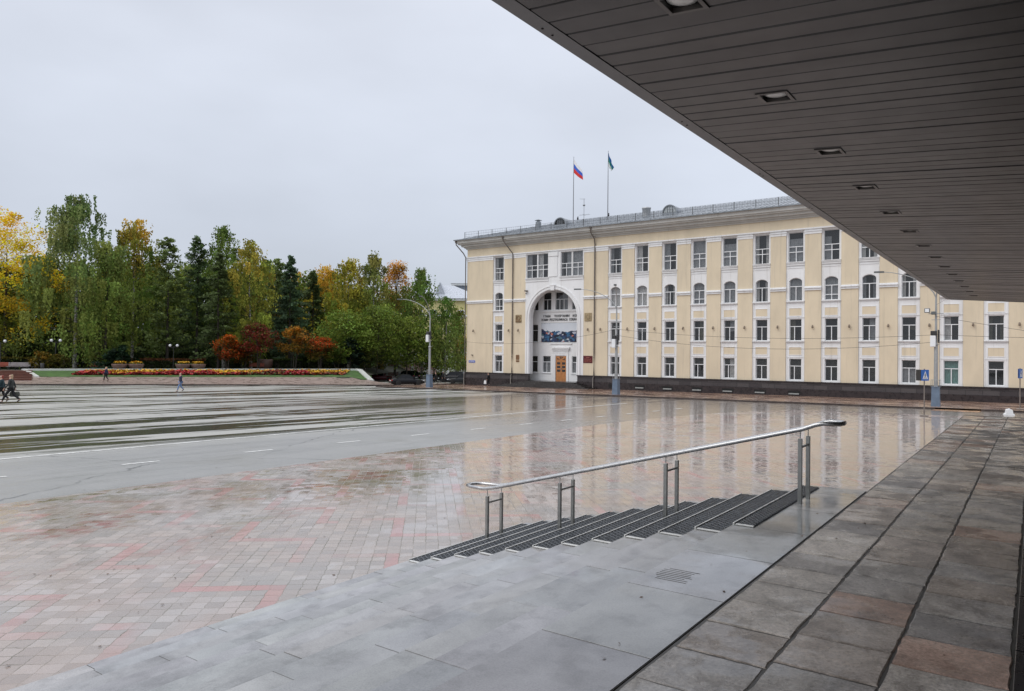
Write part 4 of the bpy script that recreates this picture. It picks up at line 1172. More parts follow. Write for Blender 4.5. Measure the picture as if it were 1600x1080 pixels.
# kerb between the square and the park pavement
b = MB()
for i in range(36):
    l0 = -75 + i * 1.85; p = [loc2(l0, 79.2), loc2(l0 + 1.83, 79.2), loc2(l0 + 1.83, 79.5), loc2(l0, 79.5)]
    z = [gz(q.x, q.y) for q in p]
    b.add([(q.x, q.y, zz - .2) for q, zz in zip(p, z)] + [(q.x, q.y, zz + .13) for q, zz in zip(p, z)], [(4, 5, 6, 7), (0, 1, 5, 4), (1, 2, 6, 5), (2, 3, 7, 6), (3, 0, 4, 7)])
tag(b.build('park_kerb', M_kerb), kind='structure')

# sloped flower bed with its marble edging
fb = empty('flower_bed', (*loc2(-40, 92), gz(*loc2(-40, 92))), 0, 'long sloping flower bed with red and yellow flower bands between green grass strips', 'flower bed')
FO = Vector(fb.location)
BL0, BL1 = -58.5, -22.9
def bedz(d): return pz_(*loc2(-40, d))
def bed_patch(l0a, l0b, l1, d0, d1, mat, name, lift):
    b = MB(); nx, ny = 40, 5
    for i in range(nx + 1):
        for j in range(ny + 1):
            u, v = i / nx, j / ny; l0 = l0a * (1 - v) + l0b * v; l = l0 + (l1 - l0) * u; d = d0 + (d1 - d0) * v; w = loc2(l, d)
            b.v.append(tuple(Vector((w.x, w.y, pz_(w.x, w.y) + lift)) - FO))
    for i in range(nx):
        for j in range(ny): k = i * (ny + 1) + j; b.f.append((k, k + ny + 1, k + ny + 2, k + 1)); b.sm.append(True)
    return b.build(name, mat, fb)
bed_patch(-56, -60.5, BL1, 90.2, 97, M_grass, 'lawn', .06)
def leafcards(b, pts, size, rnd, flat=False):
    for p in pts:
        a = rnd.uniform(0, math.pi * 2); t = rnd.uniform(-.9, .9) if not flat else rnd.uniform(-.4, .4); s = size * rnd.uniform(.6, 1.3)
        u = Vector((math.cos(a), math.sin(a), 0)); v = Vector((-math.sin(a) * math.cos(t), math.cos(a) * math.cos(t), math.sin(t)))
        u = u * s * .5; v = v * s * .5; p = Vector(p)
        b.add([p - u - v, p + u - v, p + u + v, p - u + v], [(0, 1, 2, 3)])
rnd = random.Random(21)
fl_cols = {'red': (.40, .022, .03), 'yellow': (.62, .36, .02), 'dark': (.16, .02, .012), 'orange': (.50, .12, .02), 'green': (.05, .10, .02)}
for key, c in fl_cols.items():
    b = MB(); n = {'red': 3000, 'yellow': 3000, 'dark': 2200, 'orange': 1100, 'green': 1000}[key]; pts = []
    while len(pts) < n:
        l = rnd.uniform(-53.8, BL1 - .6); d = rnd.uniform(91.6, 95.6); v = (d - 91.6) / 4
        wav = .5 + .30 * math.sin(l * .55) + .16 * math.sin(l * 1.7 + 1)
        left = l < -38
        if key == 'yellow' and not (v > wav or rnd.random() < .05): continue
        if key == 'red' and not (v < wav and (left or math.sin(l * .8) > .1)): continue
        if key == 'dark' and not (v < wav * (.45 if left else 1.1)): continue
        if key == 'orange' and abs(v - wav) > .2: continue
        w = loc2(l, d); pts.append(Vector((w.x, w.y, pz_(w.x, w.y) + .12 + rnd.uniform(0, .22))) - FO)
    leafcards(b, pts, .2, rnd)
    tag(b.build('flowers', plain(key + '_flowers', c, .7, var=.4, scale=4), fb), kind='stuff')
def wall_strip(name, pts, w, h, mat, parent, lift=0.0):
    b = MB()
    for (a, c) in zip(pts[:-1], pts[1:]):
        n = max(1, int((Vector(c) - Vector(a)).length / 2.0))
        for i in range(n):
            p = Vector(a).lerp(Vector(c), i / n); q = Vector(a).lerp(Vector(c), (i + .99) / n)
            dr_ = (q - p).normalized(); s = Vector((-dr_.y, dr_.x)) * w / 2
            P4 = [loc2(*(p - s)), loc2(*(q - s)), loc2(*(q + s)), loc2(*(p + s))]
            zz = [pz_(x.x, x.y) + lift for x in P4]
            b.add([tuple(Vector((x.x, x.y, z - .3)) - FO) for x, z in zip(P4, zz)] + [tuple(Vector((x.x, x.y, z + h)) - FO) for x, z in zip(P4, zz)],
                  [(4, 5, 6, 7), (0, 1, 5, 4), (1, 2, 6, 5), (2, 3, 7, 6), (3, 0, 4, 7)])
    return b.build(name, mat, parent)
wall_strip('marble_edging', [(-61.2, 97.2), (BL1 + .2, 97.2)], .5, .28, M_marble, fb)
wall_strip('marble_edging', [(-56.2, 90.0), (-60.9, 97.0)], .35, .16, M_marble, fb)
# slanted marble wing at the right end
b = MB(); P = [(-23.1, 97.0, .35), (-22.2, 97.0, .35), (-19.6, 91.6, .12), (-20.3, 90.9, .12)]
vs = []
for l, d, h in P:
    w = loc2(l, d); vs.append(Vector((w.x, w.y, gz(w.x, w.y) - .2)) - FO)
for l, d, h in P:
    w = loc2(l, d); vs.append(Vector((w.x, w.y, pz_(w.x, w.y) + h)) - FO)
b.add(vs, [(4, 5, 6, 7), (0, 1, 5, 4), (1, 2, 6, 5), (2, 3, 7, 6), (3, 0, 4, 7)]); b.build('marble_wing', M_marble, fb)
bed_patch(BL1, BL1, -20.6, 90.2, 95.6, M_grass, 'lawn', .06)

# terraced brown bed at the far left
tb = empty('terraced_bed', (*loc2(-66, 90), gz(*loc2(-66, 90))), 0, 'flat reddish brown terraced bed with pale stripes at the left end of the park front', 'terraced bed')
TO = Vector(tb.location)
M_tb = plain('reddish_brown_terrace', (.11, .035, .022), .5, var=.3, scale=3)
for k in range(5):
    d0 = 87.0 + k * 2.0; z0 = .17 * k
    b = MB(); lr = -55.2 - 1.0 * k
    P4 = [loc2(-82, d0), loc2(lr, d0), loc2(lr - .9, d0 + 1.95), loc2(-82, d0 + 1.95)]
    g0 = pz_(*loc2(-62, d0 + 1)) - z0 + .02
    b.add([tuple(Vector((q.x, q.y, g0 - 1)) - TO) for q in P4] + [tuple(Vector((q.x, q.y, g0 + .12 + z0)) - TO) for q in P4], [(4, 5, 6, 7), (0, 1, 5, 4), (1, 2, 6, 5), (2, 3, 7, 6), (3, 0, 4, 7)])
    b.build('terrace', M_tb, tb)
psheet('left_pavement', [(-90, 86.5), (-54, 86.5), (-62, 98.5), (-95, 98.5)], M_pinkpave, .045, 20, 8)

# ------------------------------------------------------------------ trees
def leaf_mat(name, bark=False):
    t = NT(name)
    a = t.n('ShaderNodeAttribute', attribute_name='tint').outputs[0]
    m = t.out(color=a, rough=.65, spec=.25)
    tr = t.n('ShaderNodeBsdfTranslucent', {'Color': a}); mx = t.n('ShaderNodeMixShader', {0: .42})
    t.t.links.new(t.b.outputs[0], mx.inputs[1]); t.t.links.new(tr.outputs[0], mx.inputs[2])
    t.t.links.new(mx.outputs[0], t.t.nodes['Material Output'].inputs[0])
    return m
M_leaf = leaf_mat('leaves')
M_bark = plain('dark_bark', (.045, .038, .030), .9, var=.3, scale=3)
def birch_bark():
    t = NT('birch_bark'); p = t.pos(); n1 = t.noise(t.mapping(p, scale=(1, 1, 4)), 1.6, 4, .7)
    return t.out(color=t.mix(t.rng(n1, .50, .58), (.34, .33, .30), (.03, .03, .028)), rough=.8)
M_birch = birch_bark()
def cards(name, C, U, V, tint, parent):
    """C centres, U/V half axes, tint rgb -> one foliage mesh"""
    n = len(C); co = np.empty((n, 4, 3), np.float32)
    co[:, 0] = C - U - V * .6; co[:, 1] = C + U * .7 - V; co[:, 2] = C + U + V * .7; co[:, 3] = C - U * .8 + V
    me = bpy.data.meshes.new(name)
    me.vertices.add(n * 4); me.loops.add(n * 4); me.polygons.add(n)
    me.vertices.foreach_set('co', co.ravel()); me.loops.foreach_set('vertex_index', np.arange(n * 4, dtype=np.int32))
    me.polygons.foreach_set('loop_start', np.arange(0, n * 4, 4, dtype=np.int32)); me.polygons.foreach_set('loop_total', np.full(n, 4, np.int32))
    me.update()
    a = me.color_attributes.new('tint', 'FLOAT_COLOR', 'POINT')
    t4 = np.ones((n, 4, 4), np.float32); t4[:, :, :3] = tint[:, None, :]
    a.data.foreach_set('color', t4.ravel()); me.materials.append(M_leaf)
    o = bpy.data.objects.new(name, me); COL.objects.link(o); o.parent = parent
    return o
G_birch = (.15, .195, .045); G_dark = (.022, .050, .014); G_spruce = (.075, .105, .035); Y = (.80, .48, .03); YG = (.34, .31, .035); OR = (.62, .26, .025); RD = (.26, .04, .03); GR = (.115, .165, .030); LAR = (.12, .16, .05)
def tree(px, dep, top, width, kind, pal, label, group, n=7000, seed=1, base=None, low=.16, card=None):
    """top: photo row of the tree tip; width in photo pixels"""
    rg = np.random.RandomState(seed)
    p = pk(px, dep); sc = p.dot(Fw) / FOC; hz = 552 - (800 - px) * .0097
    zb = pz_(p.x, p.y) if base is None else base
    H_ = EYE + (hz - top) * sc - zb; Rr = width * sc / 2 * (1.5 if kind in ('birch', 'maple', 'larch') else 1.3 if kind == 'spruce' else 1.15)
    nm = {'birch': 'birch_tree', 'spruce': 'spruce_tree', 'larch': 'larch_tree', 'maple': 'maple_tree', 'rowan': 'rowan_tree'}[kind]
    t = empty(nm, (p.x, p.y, zb), 0, label, 'tree', group)
    # trunk
    b = MB(); r0 = max(.10, H_ * .011); lx, ly = rg.uniform(-.3, .3, 2)
    if kind == 'rowan':
        for q in range(3):
            a = rg.uniform(0, 6.28); b.tube([(0 + .15 * math.cos(a), .15 * math.sin(a), -.1), (.35 * math.cos(a), .35 * math.sin(a), H_ * .3), (Rr * .5 * math.cos(a), Rr * .5 * math.sin(a), H_ * .75)], [.09, .075, .02], 6)
    else:
        tz = H_ * (.97 if kind in ('spruce', 'larch') else .88)
        b.tube([(0, 0, -.2), (lx * .3, ly * .3, H_ * .3), (lx, ly, H_ * .6), (lx * .8, ly * .8, tz)], [r0 * 1.15, r0 * .8, r0 * .5, r0 * .1], 8)
    tk = b.build('trunk', M_birch if kind == 'birch' and seed % 2 else M_bark, t)
    # limbs + foliage clumps
    cs = []; us = []; vs_ = []; tn = []; lim = MB()
    card = card or (.27 if kind not in ('rowan',) else .22)
    if kind in ('spruce', 'larch'):
        nb = int(H_ * (9 if kind == 'spruce' else 6)); per = max(8, n // nb)
        for k in range(nb):
            f = low + (1 - low) * (k / nb) ** .92; z = H_ * f; a = rg.uniform(0, 6.28)
            ln = Rr * ((1 - f) / (1 - low)) ** (.75 if kind == 'spruce' else .55) * rg.uniform(.6, 1.18) + .15
            d = np.array([math.cos(a), math.sin(a), 0]); drp = -.28 if kind == 'spruce' else -.05
            s = rg.uniform(.12, 1, per) ** .7
            P = d * (s * ln)[:, None]; P[:, 2] = z + drp * s * ln + .18 * (s ** 2) * ln
            P += rg.normal(0, .13 if kind == 'spruce' else .17, P.shape) * np.array([1, 1, .7]) * (1 + ln * .1)
            if k % 2 == 0: lim.tube([(lx * f, ly * f, z), tuple(d[:2] * ln * .9) + (z + (drp + .12) * ln,)], [.035, .012], 4, cap=False)
            a2 = a + rg.normal(0, .9, per)
            U = np.stack([np.cos(a2), np.sin(a2), rg.normal(-.15, .3, per)], 1) * (card * rg.uniform(.5, 1.1, per))[:, None] * .62
            V = np.stack([-np.sin(a2) * .6, np.cos(a2) * .6, rg.normal(-.5, .4, per)], 1) * (card * .42)
            cs.append(P); us.append(U); vs_.append(V)
            bb = rg.uniform(.65, 1.4)
            tn.append(np.array(pal[0])[None] * bb * rg.uniform(.7, 1.35, (per, 1)) + (rg.random((per, 1)) < .06) * .02)
    else:
        nb = {'birch': 120, 'maple': 150, 'rowan': 75}[kind]; per = n // nb
        for k in range(nb):
            f = rg.uniform(0, 1); zf = low + (1 - low) * f
            if kind == 'birch': env = (math.sin(math.pi * min(1, (f * .86 + .14)) ** .85)) ** .62 * (1 - .12 * f)
            elif kind == 'maple': env = math.sin(math.pi * (f * .80 + .18)) ** .55
            else: env = math.sin(math.pi * (f * .75 + .22)) ** .5 * rg.uniform(.7, 1.25)
            a = rg.uniform(0, 6.28); q = rg.uniform(0, 1) ** .45
            rad = Rr * env * q * rg.uniform(.75, 1.1)
            c = np.array([lx * zf + math.cos(a) * rad, ly * zf + math.sin(a) * rad, H_ * zf])
            cl = {'birch': 1.0, 'maple': 1.2, 'rowan': .78}[kind] * (Rr / 4.5) ** .5 * rg.uniform(.5, 1.25)
            m = int(per * rg.uniform(.5, 1.5))
            if kind == 'birch':
                P = c + rg.normal(0, 1, (m, 3)) * np.array([.48, .48, .25]) * cl; st = rg.randint(0, 9, m)
                off_ = rg.normal(0, .5, (9, 2)) * cl; P[:, :2] = c[:2] + off_[st] + rg.normal(0, .10, (m, 2))
                P[:, 2] = c[2] + .8 * cl - np.abs(rg.normal(0, 1.15, m)) * cl
                V = np.stack([rg.normal(0, .25, m), rg.normal(0, .25, m), -np.ones(m)], 1) * (card * rg.uniform(.4, 1.0, m))[:, None] * .60
                a2 = rg.uniform(0, 6.28, m); U = np.stack([np.cos(a2), np.sin(a2), rg.normal(0, .3, m)], 1) * card * .36
            else:
                P = rg.normal(0, 1, (m, 3)); P /= np.linalg.norm(P, axis=1)[:, None] + 1e-6
                P = c + P * (rg.uniform(.25, 1, m) ** .5)[:, None] * np.array([1.1, 1.1, .8]) * cl + rg.normal(0, .12, (m, 3)) * cl
                a2 = rg.uniform(0, 6.28, m); t2 = rg.normal(0, .5, m)
                U = np.stack([np.cos(a2), np.sin(a2), t2 * .4], 1) * (card * rg.uniform(.5, 1.1, m))[:, None] * .5
                V = np.stack([-np.sin(a2), np.cos(a2), rg.normal(0, .7, m)], 1) * card * .36
            if k % 3 == 0:
                lim.tube([(lx * zf, ly * zf, H_ * zf * .80), tuple((c * .6 + np.array([lx * zf * .4, ly * zf * .4, H_ * zf * .36]))[:2]) + (H_ * zf * .93,), tuple(c)], [.045 * (1.1 - zf) + .015, .02, .008], 4, cap=False)
            cs.append(P); us.append(U); vs_.append(V)
            hcol = f + rg.normal(0, .16)
            if len(pal) == 2: w_ = 1 / (1 + math.exp(-(hcol - .62) * 9))
            elif len(pal) == 3: w_ = 1 / (1 + math.exp(-(hcol - pal[2]) * 9))
            else: w_ = 0
            base_c = np.array(pal[0]) * (1 - w_) + np.array(pal[1] if len(pal) > 1 else pal[0]) * w_
            bb = rg.uniform(.6, 1.4)
            if kind == 'rowan': base_c = np.where(rg.random((m, 1)) < .28, np.array([.10, .10, .02]), base_c * .85)
            else: base_c = np.repeat(base_c[None], m, 0)
            tn.append(base_c * bb * rg.uniform(.65, 1.35, (m, 1)) * np.array([rg.uniform(.85, 1.2), 1, 1]))
    lim.build('branches', M_bark, tk)
    cards('crown', np.concatenate(cs).astype(np.float32), np.concatenate(us).astype(np.float32), np.concatenate(vs_).astype(np.float32), np.clip(np.concatenate(tn) * (1.0 if kind == 'rowan' else 1.25 if kind == 'spruce' else 1.4), .003, .85).astype(np.float32), t)
    return t
GF = 'trees along the park front'; GB = 'trees along the park front'; GS = 'small ornamental trees'
T = tree
T(8, 112, 336, 122, 'maple', (GR, Y, .30), 'huge golden yellow tree at the left edge of the photo', GF, 22000, 1, low=.12)
T(118, 108, 317, 128, 'birch', (G_birch, (.13, .17, .06)), 'tallest birch, green all over, beside the golden tree', GF, 26000, 3, low=.10)
T(165, 104, 385, 62, 'birch', (GR, G_birch), 'shorter green birch in front of the gap between two tall birches', GF, 8000, 4, low=.10)
T(207, 110, 350, 82, 'birch', (GR, (.50, .32, .04), .90), 'tall green birch whose very top has turned orange yellow', GF, 14000, 5, low=.12)
T(262, 108, 372, 58, 'larch', (LAR,), 'airy larch with sky showing through, left of the two larches', GF, 7000, 6, low=.12)
T(308, 110, 370, 48, 'larch', ((.06, .095, .035),), 'dark narrow larch, right of the two larches', GF, 7000, 7, low=.12)
T(350, 112, 360, 66, 'birch', (GR, (.10, .15, .03)), 'pale topped green birch behind the dark spruce', GF, 10000, 9, low=.2)
T(342, 104, 396, 62, 'spruce', (G_spruce,), 'dark pointed spruce in front of the pale topped birch', GF, 8500, 10, low=.13)
T(393, 106, 384, 66, 'birch', ((.19, .225, .035), (.26, .235, .04)), 'yellow green birch with a narrow drooping crown', GF, 11000, 11, low=.15)
T(432, 112, 405, 44, 'larch', (LAR,), 'pale green larch left of the dark bluish spruce', GF, 5000, 12)
T(453, 108, 400, 62, 'spruce', ((.06, .10, .05),), 'dark bluish spruce behind the orange rowans', GF, 9500, 13, low=.13)
T(488, 113, 424, 52, 'spruce', (G_spruce,), 'dull dark spruce with orange birches behind it', GF, 8000, 14, low=.15)
T(507, 122, 420, 52, 'birch', (YG, (.46, .27, .03), .75), 'orange tinged birch behind the dull dark spruce', GB, 8000, 15)
T(545, 112, 412, 66, 'birch', ((.14, .17, .025), (.27, .24, .03)), 'broad olive yellow birch above the small orange tree', GF, 12000, 17, low=.18)
T(584, 110, 399, 50, 'birch', ((.12, .16, .025), (.17, .18, .05)), 'tall slim birch with an olive crown', GF, 10000, 19, low=.18)
T(618, 116, 412, 46, 'maple', ((.10, .12, .02), (.42, .22, .03), .6), 'birch like tree with a bright orange top', GF, 8500, 20, low=.2)
T(660, 110, 424, 56, 'birch', (GR, (.10, .15, .03)), 'dark green birch right of the orange topped tree', GF, 10000, 21, low=.16)
T(540, 104, 487, 66, 'maple', ((.125, .18, .03),), 'low fresh green maple below the olive birch', GF, 7000, 22, low=.25)
T(590, 103, 480, 72, 'maple', ((.12, .17, .028),), 'low fresh green maple, middle one of three above the parked cars', GF, 8500, 23, low=.28)
T(636, 106, 500, 62, 'maple', ((.13, .18, .03),), 'low fresh green maple nearest the street lamp', GF, 7000, 24, low=.28)
T(696, 104, 466, 40, 'birch', (G_birch, (.06, .12, .02)), 'thin young birch just right of the street lamp', GF, 4500, 25, low=.16)
T(714, 108, 484, 30, 'birch', (G_birch, (.12, .13, .02)), 'thin young birch nearest the beige building corner', GF, 4000, 27, low=.16)
T(724, 112, 528, 26, 'maple', ((.10, .14, .015), (.50, .32, .01), .2), 'small yellow leaved tree against the beige building corner', GF, 2600, 28, low=.30)
T(679, 110, 505, 30, 'birch', (GR, G_birch), 'small green birch directly behind the street lamp', GF, 3500, 29, low=.16)
# low trees at the front
T(190, 101, 540, 62, 'spruce', ((.012, .032, .014),), 'low dark conifer under the tall birches', GS, 4500, 31, low=.2, card=.26)
T(357, 99.8, 527, 38, 'rowan', ((.38, .07, .012), (.55, .14, .015)), 'small tree with bright orange red leaves beside the crimson one', GS, 2800, 32, low=.38)
T(404, 100, 507, 52, 'rowan', (RD, (.22, .045, .03)), 'small tree with dark crimson leaves', GS, 4200, 33, low=.36)
T(382, 101, 540, 32, 'rowan', ((.16, .09, .02), (.30, .05, .02)), 'low brownish red tree between the orange one and the crimson one', GS, 2200, 34, low=.34)
T(461, 99.8, 514, 50, 'rowan', ((.24, .15, .02), (.48, .20, .02), .4), 'small tree with amber orange leaves over the hedge', GS, 4000, 35, low=.42)
T(500, 99.8, 529, 46, 'rowan', ((.13, .12, .02), (.55, .10, .02), .45), 'small tree with scarlet upper leaves, right of the amber one', GS, 3400, 36, low=.40)
T(527, 100, 545, 30, 'rowan', ((.10, .17, .02),), 'small light green tree right of the scarlet one', GS, 1800, 37, low=.4)
T(548, 101, 528, 48, 'spruce', ((.015, .030, .018),), 'low blackish conifer with a rounded top', GS, 5500, 38, low=.18, card=.26)
T(572, 101, 548, 34, 'rowan', ((.05, .08, .02), (.09, .12, .02)), 'low dark green tree at the end of the flower bed', GS, 2400, 39, low=.2)
T(70, 100.2, 552, 30, 'rowan', ((.14, .12, .015), (.28, .16, .015)), 'low yellowish shrub tree behind the grey bench', GS, 1500, 40, low=.25)
T(96, 100.5, 556, 26, 'rowan', ((.07, .09, .015), (.18, .13, .015)), 'low olive shrub tree left of the tallest birch trunk', GS, 1300, 41, low=.2)
# deeper rows closing the view
rb = random.Random(4)
names = {'birch': 'green birch', 'spruce': 'dark spruce', 'maple': 'dark green broadleaf tree'}
ORD = [a + b_ for a in ('', 'twenty-', 'thirty-') for b_ in (['first', 'second', 'third', 'fourth', 'fifth', 'sixth', 'seventh', 'eighth', 'ninth', 'tenth', 'eleventh', 'twelfth', 'thirteenth', 'fourteenth', 'fifteenth', 'sixteenth', 'seventeenth', 'eighteenth', 'nineteenth', 'twentieth'] if not a else ['first', 'second', 'third', 'fourth', 'fifth', 'sixth', 'seventh', 'eighth', 'ninth', 'last'])]
for i in range(40):
    px = -40 + i * 17.0 + rb.uniform(-5, 5); dep = rb.uniform(122, 150); kind = rb.choice(['birch', 'maple', 'maple', 'spruce'])
    if px > 655: break
    topy = (rb.uniform(405, 445) if px < 440 else rb.uniform(428, 455)) if px < 540 else rb.uniform(445, 475)
    yel = i in (30,)
    pal = ((.075, .115, .022), (.12, .155, .03)) if kind != 'spruce' else (G_spruce,)
    if yel: kind = 'birch'; pal = ((.14, .14, .02), (.42, .26, .04), .5); topy = 428
    where = 'behind the golden tree' if px < 60 else 'behind the tallest birch' if px < 160 else 'behind the orange topped birch' if px < 235 else 'behind the two larches' if px < 325 else 'behind the pale topped birch' if px < 375 else \
        'behind the yellow green birch' if px < 425 else 'behind the dark bluish spruce' if px < 490 else 'behind the olive birches' if px < 600 else 'behind the orange topped tree'
    nm = 'orange yellow birch' if yel else names[kind]
    T(px, dep, topy, 66 if kind != 'spruce' else 50, kind, pal, ORD[i] + ' from the left in the deep tree row: ' + nm, 'trees in the deep row', 4600, 100 + i, low=.06, card=.46)
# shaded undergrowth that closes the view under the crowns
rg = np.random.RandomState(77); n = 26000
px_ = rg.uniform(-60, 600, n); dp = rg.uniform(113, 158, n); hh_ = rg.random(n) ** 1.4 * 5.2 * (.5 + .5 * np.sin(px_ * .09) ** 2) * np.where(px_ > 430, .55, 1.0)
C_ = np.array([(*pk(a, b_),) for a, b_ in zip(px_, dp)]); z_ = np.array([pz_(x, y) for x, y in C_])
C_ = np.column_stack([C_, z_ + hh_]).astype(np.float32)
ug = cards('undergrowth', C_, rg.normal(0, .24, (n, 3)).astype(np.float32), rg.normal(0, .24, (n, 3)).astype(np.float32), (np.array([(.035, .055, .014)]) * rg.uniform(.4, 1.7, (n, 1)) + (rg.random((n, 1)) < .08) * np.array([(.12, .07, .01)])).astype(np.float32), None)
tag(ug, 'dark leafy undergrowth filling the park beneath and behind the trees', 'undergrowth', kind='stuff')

# hedge, path edging, benches, planters, lamps
def hedge(px0, px1, dep, h, label, top=(.14, .12, .02)):
    a, c = pk(px0, dep), pk(px1, dep); z = pz_(*a); ln = (c - a).length; d = (c - a).normalized()
    t = empty('hedge', (a.x, a.y, z), math.atan2(d.y, d.x), label, 'hedge', 'clipped hedges in the park')
    b = MB(); b.box(.12, ln - .12, -.38, .38, -.1, h - .1, .05); b.build('branches', M_bark, t)
    rg = np.random.RandomState(abs(int(px0)) + 5); n = int(ln * 260)
    P = np.stack([rg.uniform(0, ln, n), rg.uniform(-.5, .5, n), rg.uniform(0, 1, n)], 1)
    side = rg.random(n) < .5; P[side, 1] = -.45 + rg.normal(0, .05, side.sum()); P[~side, 2] = 1
    P[:, 2] = P[:, 2] * h + rg.normal(0, .04, n)
    U = rg.normal(0, .08, (n, 3)); V = rg.normal(0, .08, (n, 3))
    tint = np.where((P[:, 2] > h - .12)[:, None], np.array([top]), np.array([(.030, .045, .012)])) * rg.uniform(.5, 1.5, (n, 1))
    cards('leaves', P.astype(np.float32), U.astype(np.float32), V.astype(np.float32), tint.astype(np.float32), t)
hedge(-30, 78, 107, 1.5, 'long clipped hedge with a yellowish top at the left behind the benches')
hedge(200, 322, 106, 1.4, 'long clipped hedge behind the flower bowls, reddish on top', (.16, .07, .03))
hedge(428, 473, 103, 1.5, 'green clipped hedge under the amber tree', (.06, .09, .02))
hedge(482, 507, 103, 1.3, 'short green hedge under the scarlet tree', (.07, .10, .02))
hedge(352, 378, 103.5, 1.4, 'short green hedge behind the brown benches by the orange tree', (.07, .10, .02))
M_rw = plain('red_painted_boards', (.33, .085, .05), .5, var=.15); M_gw = plain('grey_boards', (.34, .31, .31), .5, var=.15); M_cast = plain('dark_cast_iron', (.03, .03, .03), .5)
def bench(px, dep, rz, mat, label, ln=2.2):
    p = pk(px, dep); t = empty('park_bench', (p.x, p.y, pz_(p.x, p.y) + .05), math.atan2(Rt.y, Rt.x) + rz, label, 'bench', 'benches in the park')
    b = MB()
    for k in range(4): b.box(-ln / 2, ln / 2, -.28 + k * .14, -.16 + k * .14, .42, .46)
    b.build('seat', mat, t); b = MB()
    for k in range(3): b.box(-ln / 2, ln / 2, .27 + k * .03, .30 + k * .03, .54 + k * .15, .66 + k * .15)
    b.build('backrest', mat, t)
    for s in (-1, 1):
        b = MB(); x = s * (ln / 2 - .2); b.box(x - .03, x + .03, -.25, -.19, 0, .42); b.box(x - .03, x + .03, .2, .26, 0, .42); b.box(x - .03, x + .03, -.25, .30, .38, .419); b.box(x - .03, x + .03, .30, .37, .38, .98); b.build('leg', M_cast, t)
bench(8, 101, .0, M_rw, 'red board bench at the far left edge, beside a grey bench', 3.6)
bench(30, 100, .15, M_gw, 'grey board bench beside the red one at the left edge', 2.6)
bench(401, 101.5, 0, M_rw, 'red board bench under the crimson tree', 2.2)
bench(155, 103.5, 0, M_rw, 'red board bench behind the left pair of flower bowls')
bench(60, 101.5, .3, M_gw, 'small grey bench in front of the shrubs, left of the litter bin', 1.4)
M_bowl = plain('brown_stone_bowl', (.13, .075, .06), .5, var=.2)
def planter(px, dep, label, R_=1.0):
    p = pk(px, dep); t = empty('flower_bowl', (p.x, p.y, pz_(p.x, p.y) + .05), 0, label, 'planter', 'round flower bowls on the path')
    b = MB(); b.lathe([(.45, 0), (.62, .12), (R_ * .92, .55), (R_, .82), (R_ * .93, .86), (R_ * .85, .78), (0, .76)], 20); b.build('bowl', M_bowl, t)
    b = MB(); q = random.Random(int(px)); pts = [(q.uniform(-1, 1) * R_ * .62, q.uniform(-1, 1) * R_ * .62, .82 + q.uniform(0, .38)) for _ in range(260)]
    leafcards(b, pts, .16, q); b.build('blossoms', bpy.data.materials['yellow_flowers'], t)
    b = MB(); pts = [(q.uniform(-1, 1) * R_ * .7, q.uniform(-1, 1) * R_ * .7, .80 + q.uniform(0, .2)) for _ in range(200)]
    leafcards(b, pts, .16, q); b.build('foliage', bpy.data.materials['green_flowers'], t)
for px, lab in ((188, 'brown flower bowl with yellow blossoms, left of the left pair'), (214, 'brown flower bowl with yellow blossoms, right of the left pair'), (287, 'brown flower bowl with yellow blossoms, left of the right pair'), (311, 'brown flower bowl with yellow blossoms, right of the right pair')):
    planter(px, 98.3, lab)
p = pk(415, 103); t = empty('flower_bowl', (p.x, p.y, pz_(p.x, p.y)), 0, 'large plain brown bowl without flowers beside the crimson tree', 'planter')
b = MB(); b.lathe([(.7, 0), (.9, .2), (1.15, .9), (1.1, 1.5), (1.0, 1.55), (.95, 1.4), (0, 1.38)], 20); b.build('bowl', M_bowl, t)
p = pk(67.5, 99); t = empty('litter_bin', (p.x, p.y, pz_(p.x, p.y) + .04), 0, 'dark litter bin on a post beside the pale path at the left', 'litter bin')
b = MB(); b.lathe([(.04, 0), (.04, .35)], 8); b.box(-.25, .25, -.02, .02, 0, .03); b.build('post', M_cast, t); b = MB(); b.lathe([(.20, .3), (.26, .9), (.23, .92), (.0, .9)], 14); b.build('bin', M_cast, t)
M_globe = plain('white_glass_globe', (.75, .77, .80), .25, var=.03)
def globe_lamp(px, dep, py, label, gap=1.1):
    p = pk(px, dep); z = pz_(*p); t = empty('globe_lamp', (p.x, p.y, z), math.atan2(Rt.y, Rt.x), label, 'lamp', 'globe lamps in the park')
    hz = 552 - (800 - px) * .0097; h = EYE + (hz - py) * p.dot(Fw) / FOC - z
    b = MB(); b.tube([(0, 0, 0), (0, 0, h - .1)], [.06, .04], 8); b.tube([(-gap / 2, 0, h - .22), (0, 0, h - .35), (gap / 2, 0, h - .22)], .02, 6); b.build('post', M_cast, t)
    for s in (-1, 1): b = MB(); b.lathe([(.0, -.2), (.14, -.15), (.2, 0), (.14, .15), (0, .2)], 12, (s * gap / 2, 0, h)); b.build('globe', M_globe, t)
globe_lamp(88, 101, 532, 'twin globe lamp post below the golden and green birches', 1.15)
globe_lamp(272, 101, 540, 'twin globe lamp post below the left larch', 1.0)
globe_lamp(456, 101, 546, 'twin globe lamp post under the amber tree', 1.5)
globe_lamp(2, 103, 533, 'twin globe lamp post at the left edge under the golden tree', 1.1)

